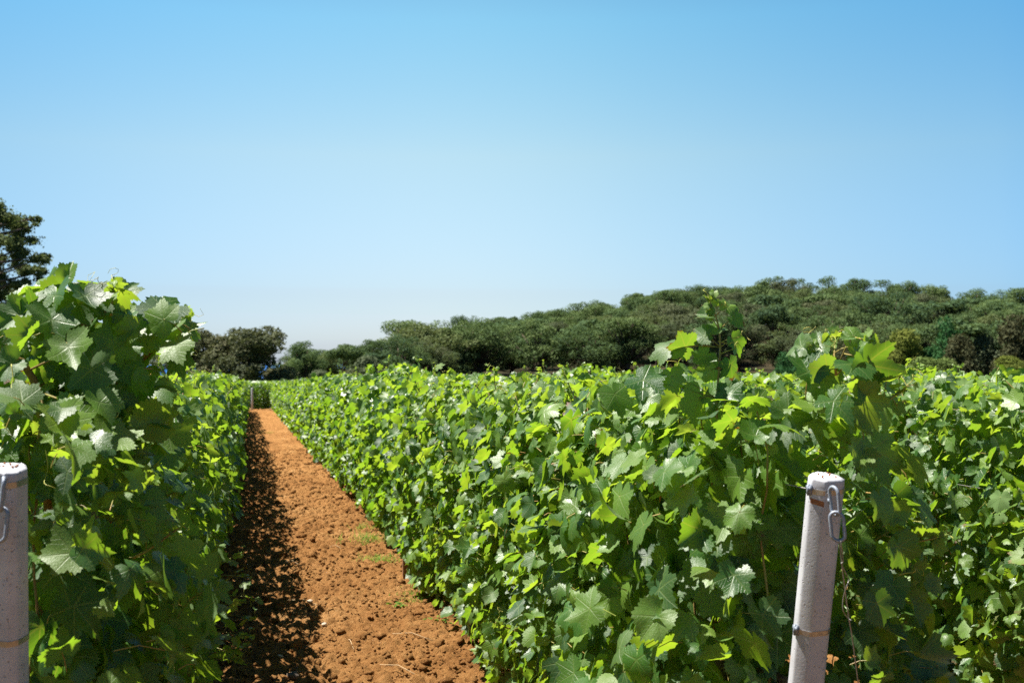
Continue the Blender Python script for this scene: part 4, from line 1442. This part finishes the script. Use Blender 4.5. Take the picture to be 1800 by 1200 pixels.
# the pine that is cut by the left edge
def left_pine():
    rng = np.random.RandomState(77)
    x, y = polar(-70, 45)
    g = gz1(x, y)
    t = tag(empty('pine_tree', (x, y, g)), 'big dark pine at the left edge, rising behind the left vine row', 'tree')
    o = Vector((x, y, g))
    tr = MB()
    tr.tube([(0, 0, -.3), (.1, 0, 2.5), (-.1, .1, 5), (.1, 0, 7.5)], [.24, .2, .15, .08], 8)
    Q, A = [], []
    L = [(-60, 385, .9), (0, 392, .85), (35, 405, .75), (52, 400, .55), (-20, 430, .9), (30, 440, .6), (60, 385, .3), (5, 465, .7), (40, 470, .55), (65, 458, .42), (78, 447, .28), (-30, 490, 1.), (20, 500, .7),
         (52, 488, .42), (75, 478, .25), (0, 530, .8), (35, 525, .4), (-60, 540, 1.), (10, 560, .6), (-80, 440, 1.1), (-120, 480, 1.2), (-130, 400, .9), (-110, 560, 1.1), (-10, 372, .6), (15, 520, .7), (45, 545, .5), (-20, 590, 1.0), (30, 600, .8)]
    for px, py, r in L:
        c = np.array(at(px, py, 45 + rng.uniform(-1.4, 1.4)) - o)
        s0 = np.array((0, 0, max(1.5, c[2] - .9)))
        tr.tube([s0, (s0 + c) / 2 + np.array((0, 0, -.1)), c], [.07, .05, .02], 5)
        for _ in range(6):
            cc = c + rng.randn(3) * r * np.array((.5, .5, .34))
            n = int(760 * r * r + 100)
            Q.append(tufts(cc, np.array((r * .46, r * .52, r * .30)), n, .10, rng, gauss=True))
            A.append(np.repeat(rng.rand() * .5 + rng.rand(n) * .5, 4))
    V = np.concatenate(Q)
    obj('crown', mesh_data('crown', V, np.arange(len(V)).reshape(-1, 4), [M['pine_dark']], attrs={'rnd': np.concatenate(A)}, smooth=False), t)
    tr.build('trunk', M['tree_bark'], t)


left_pine()

OAK = [make_tree(500 + k, 6.4, 3.3, 46, .16, 'oak', 330, .20, 'oak', .78) for k in range(2)]
PINES = [make_tree(520 + k, 8.2 + (k * 5 % 6) * .35, 3.0 + (k * 7 % 5) * .25, 40 + k % 3 * 8, .18, 'pine', 230, .19, 'pine_brown' if k == 4 else 'pine', .80 + .12 * (k % 3)) for k in range(9)]
PINES_D = [make_tree(540 + k, 8.6, 3.2, 40, .2, 'pine', 260, .19, 'pine_dark', .95) for k in range(3)]
UMB = [make_tree(560 + k, 8.0, 3.9, 20, .6, 'umbrella', 240, .28, 'pine', 1.05) for k in range(2)]
BUSH = {m: make_tree(580 + i, 4.0, 2.7, 20, 0, 'bush', 190, .24, m, .9) for i, m in enumerate(('olive', 'emerald', 'yellow_bush', 'russet', 'grassy'))}

x, y = polar(448, 106); place_tree(OAK[0], 'oak_tree', x, y, 'broad dark brown-green oak at the far end beyond the path', s=1.36, sz=1.02)
x, y = polar(362, 108); place_tree(OAK[1], 'oak_tree', x, y, 'dark oak left of the tallest one, partly behind the left vine row', s=1.15, rz=1.0, sz=.97)
x, y = polar(300, 118); place_tree(PINES_D[0], 'pine_tree', x, y, 'dark pine seen through the gap under the left row shoots', s=1.25, sz=.8)

# single trees along the coast, left to right, the sea shows between their trunks
for (px, py_top, d, data, sw, lab) in ((538, 597, 128, PINES[0], .80, 'round-crowned pine next to the dark oak, by the sea'), (515, 625, 140, PINES_D[1], .7, 'low dark pine just right of the dark oak'),
                                       (575, 615, 138, PINES_D[2], .72, 'low blue-green pine between two rounder pines by the sea'), (605, 603, 132, UMB[0], .75, 'flat-topped bright green pine left of the tall round pine'),
                                       (645, 595, 135, PINES[1], .72, 'dark round pine just left of the tall round pine'), (668, 618, 128, UMB[1], .72, 'low spreading pine with bare trunks against the sea'),
                                       (700, 586, 134, PINES[2], .95, 'tall round-headed pine left of the wooded hill'), (725, 610, 140, PINES[3], .85, 'pine filling the gap right of the tall round pine'),
                                       (755, 599, 150, PINES[4], .9, 'pine at the foot of the left slope of the hill'), (790, 574, 160, UMB[0], .95, 'umbrella pine with a gap of sky under its crown, on the left slope'), (820, 552, 178, PINES[5], .7, 'small pine poking above the skyline of the left slope')):
    x, y = polar(px, d)
    g = gz1(x, y)
    Hneed = CAM_Z + (640 - py_top) / FPX * d * math.cos(math.atan((px - 900) / FPX)) - g + .15
    H0 = max(v.co.z for v in data[0].vertices)
    place_tree(data, 'pine_tree', x, y, lab, 'pines along the coast', s=sw * 1.05, sz=Hneed / H0, rz=px * 1.3)
for k, px in enumerate((505, 528, 556, 588, 622, 655, 690, 712, 742, 770, 800, 835)):
    d = 150 + 9 * ((k * 7) % 3)
    x, y = polar(px, d)
    g = gz1(x, y)
    data = (PINES + PINES_D)[(k * 5) % 12]
    Hn = CAM_Z + (640 - (625, 612, 622, 618, 616, 614, 610, 612, 612, 600, 588, 578)[k]) / FPX * d - g + .15
    place_tree(data, 'pine_tree', x, y, 'dark pine in the back line of the coastal belt, behind other pines', 'back line of coastal pines', 1.15, k * 1.7, sz=Hn / max(v.co.z for v in data[0].vertices))
for (px, d, s_, z_, lab) in ((474, 124, 1.0, .66, 'low shrub against the sea at the right foot of the dark oak'), (612, 124, .8, .6, 'small dark shrub between the two grey-green olive bushes'), (718, 126, .9, .7, 'dark shrub below the tall round pine')):
    x, y = polar(px, d); place_tree(BUSH['russet'], 'coastal_bush', x, y, lab, 'shrubs under the coastal pines', s_, px, 'bush', z_)
x, y = polar(648, 112); place_tree(BUSH['olive'], 'olive_bush', x, y, 'pale grey-green olive bush in front of the coastal pines', s=1.0, sz=.95, cat='bush')
x, y = polar(570, 112); place_tree(BUSH['olive'], 'olive_bush', x, y, 'lower grey-green bush left of the pale olive bush', s=.8, sz=.62, rz=2, cat='bush')

# the wooded hill
rng = np.random.RandomState(88)
Q = []
for d in np.arange(158, 318, 7.2):
    arc = np.arange(R(8.6), R(41), 7.4 / d)
    for ph in arc:
        Q.append((ph + rng.uniform(-.35, .35) * 7.4 / d, d + rng.uniform(-2.8, 2.8)))
GROUP = 'pines massed on the wooded hill'
LAB = 'olive-green pine in the dense wood covering the hill'
rng.shuffle(Q)
Q = Q[:1000]
cnt = 0
print('hill sites', len(Q))
for ph, d in Q:
    if cnt >= 296:
        break
    u = rng.rand()
    data = PINES[rng.randint(9)] if u < .74 else (UMB[rng.randint(2)] if u < .86 else PINES_D[rng.randint(3)])
    x, y = math.sin(ph) * d, math.cos(ph) * d
    s = rng.uniform(1.0, 1.75)
    place_tree(data, 'pine_tree', x, y, LAB, GROUP, s, rng.rand() * 6.28, sz=rng.uniform(.80, 1.22))
    cnt += 1

# the big rounded crowns that make the skyline
for (px, d, top, k, sw, lab) in ((958, 262, 543, 8, 1.4, 'pine on the lower left part of the hill skyline'), (1045, 270, 527, 2, 1.5, 'pine on the rising hill skyline behind the middle of the sunlit row'), (1112, 276, 517, 6, 1.4, 'pine on the rising hill skyline left of the tall vine shoot'), (1180, 280, 509, 1, 1.5, 'pine on the hill skyline just left of the tall vine shoot tip'), (1245, 285, 502, 3, 1.5, 'pine on the hill skyline just left of the highest rounded crowns'), (1332, 290, 485, 0, 1.9, 'broad rounded pine crown at the top of the hill skyline, left of the notch'), (1385, 292, 489, 4, 1.5, 'pine on the hill skyline on the left lip of the notch of sky'),
                                 (1452, 290, 485, 6, 1.8, 'rounded pine crown on the hill skyline right of the notch of sky'), (1505, 296, 487, 1, 1.6, 'dark rounded pine on the hill skyline behind the crown by the notch'), (1572, 292, 491, 7, 1.8, 'wide pine crown on the hill skyline above the bushy end vine'),
                                 (1640, 294, 498, 8, 1.6, 'rounded pine on the hill skyline between the wide crown and the dip'), (1700, 290, 505, 2, 1.7, 'pine on the hill skyline right of the wide crown, before the dip'), (1790, 285, 505, 5, 1.8, 'pine crown on the hill skyline at the right edge of the photo')):
    x, y = polar(px, d)
    g = gz1(x, y)
    Hn = CAM_Z + (640 - top) / FPX * d * math.cos(math.atan((px - 900) / FPX)) - g + .15
    place_tree(PINES[k], 'pine_tree', x, y, lab, 'pines on the hill skyline', sw, px, sz=Hn / max(v.co.z for v in PINES[k][0].vertices))

# shrubs and odd trees at the foot of the hill
for (px, d, key, s, sz, lab) in ((1665, 151, 'emerald', 1.1, 1.95, 'single emerald-green tree standing out low on the hill'), (1590, 150, 'yellow_bush', 1.15, 1.55, 'rounded yellow-green bush at the foot of the hill'),
                                 (1640, 146, 'grassy', 1.2, .85, 'pale green shrub mass right of the yellow-green bush'), (1690, 148, 'russet', 1.0, 1.35, 'dull olive-brown bush right of the pale green shrub'),
                                 (1770, 150, 'yellow_bush', 1.0, .75, 'low green bush near the bare earth bank'), (1785, 156, 'russet', 1.3, 1.9, 'dull olive-brown tree at the right edge below the hill'),
                                 (1500, 156, 'russet', 1.0, 1.2, 'dull shrub at the foot of the hill behind the bushy vine'), (1380, 152, 'emerald', .8, .9, 'dark shrub at the foot of the hill left of the bushy vine'),
                                 (1720, 160, 'olive', 1.2, 1.4, 'grey-green shrub on the slope above the brownish bush')):
    x, y = polar(px, d); place_tree(BUSH[key], 'hillside_bush', x, y, lab, 'shrubs at the foot of the hill', s, px, 'bush', sz)
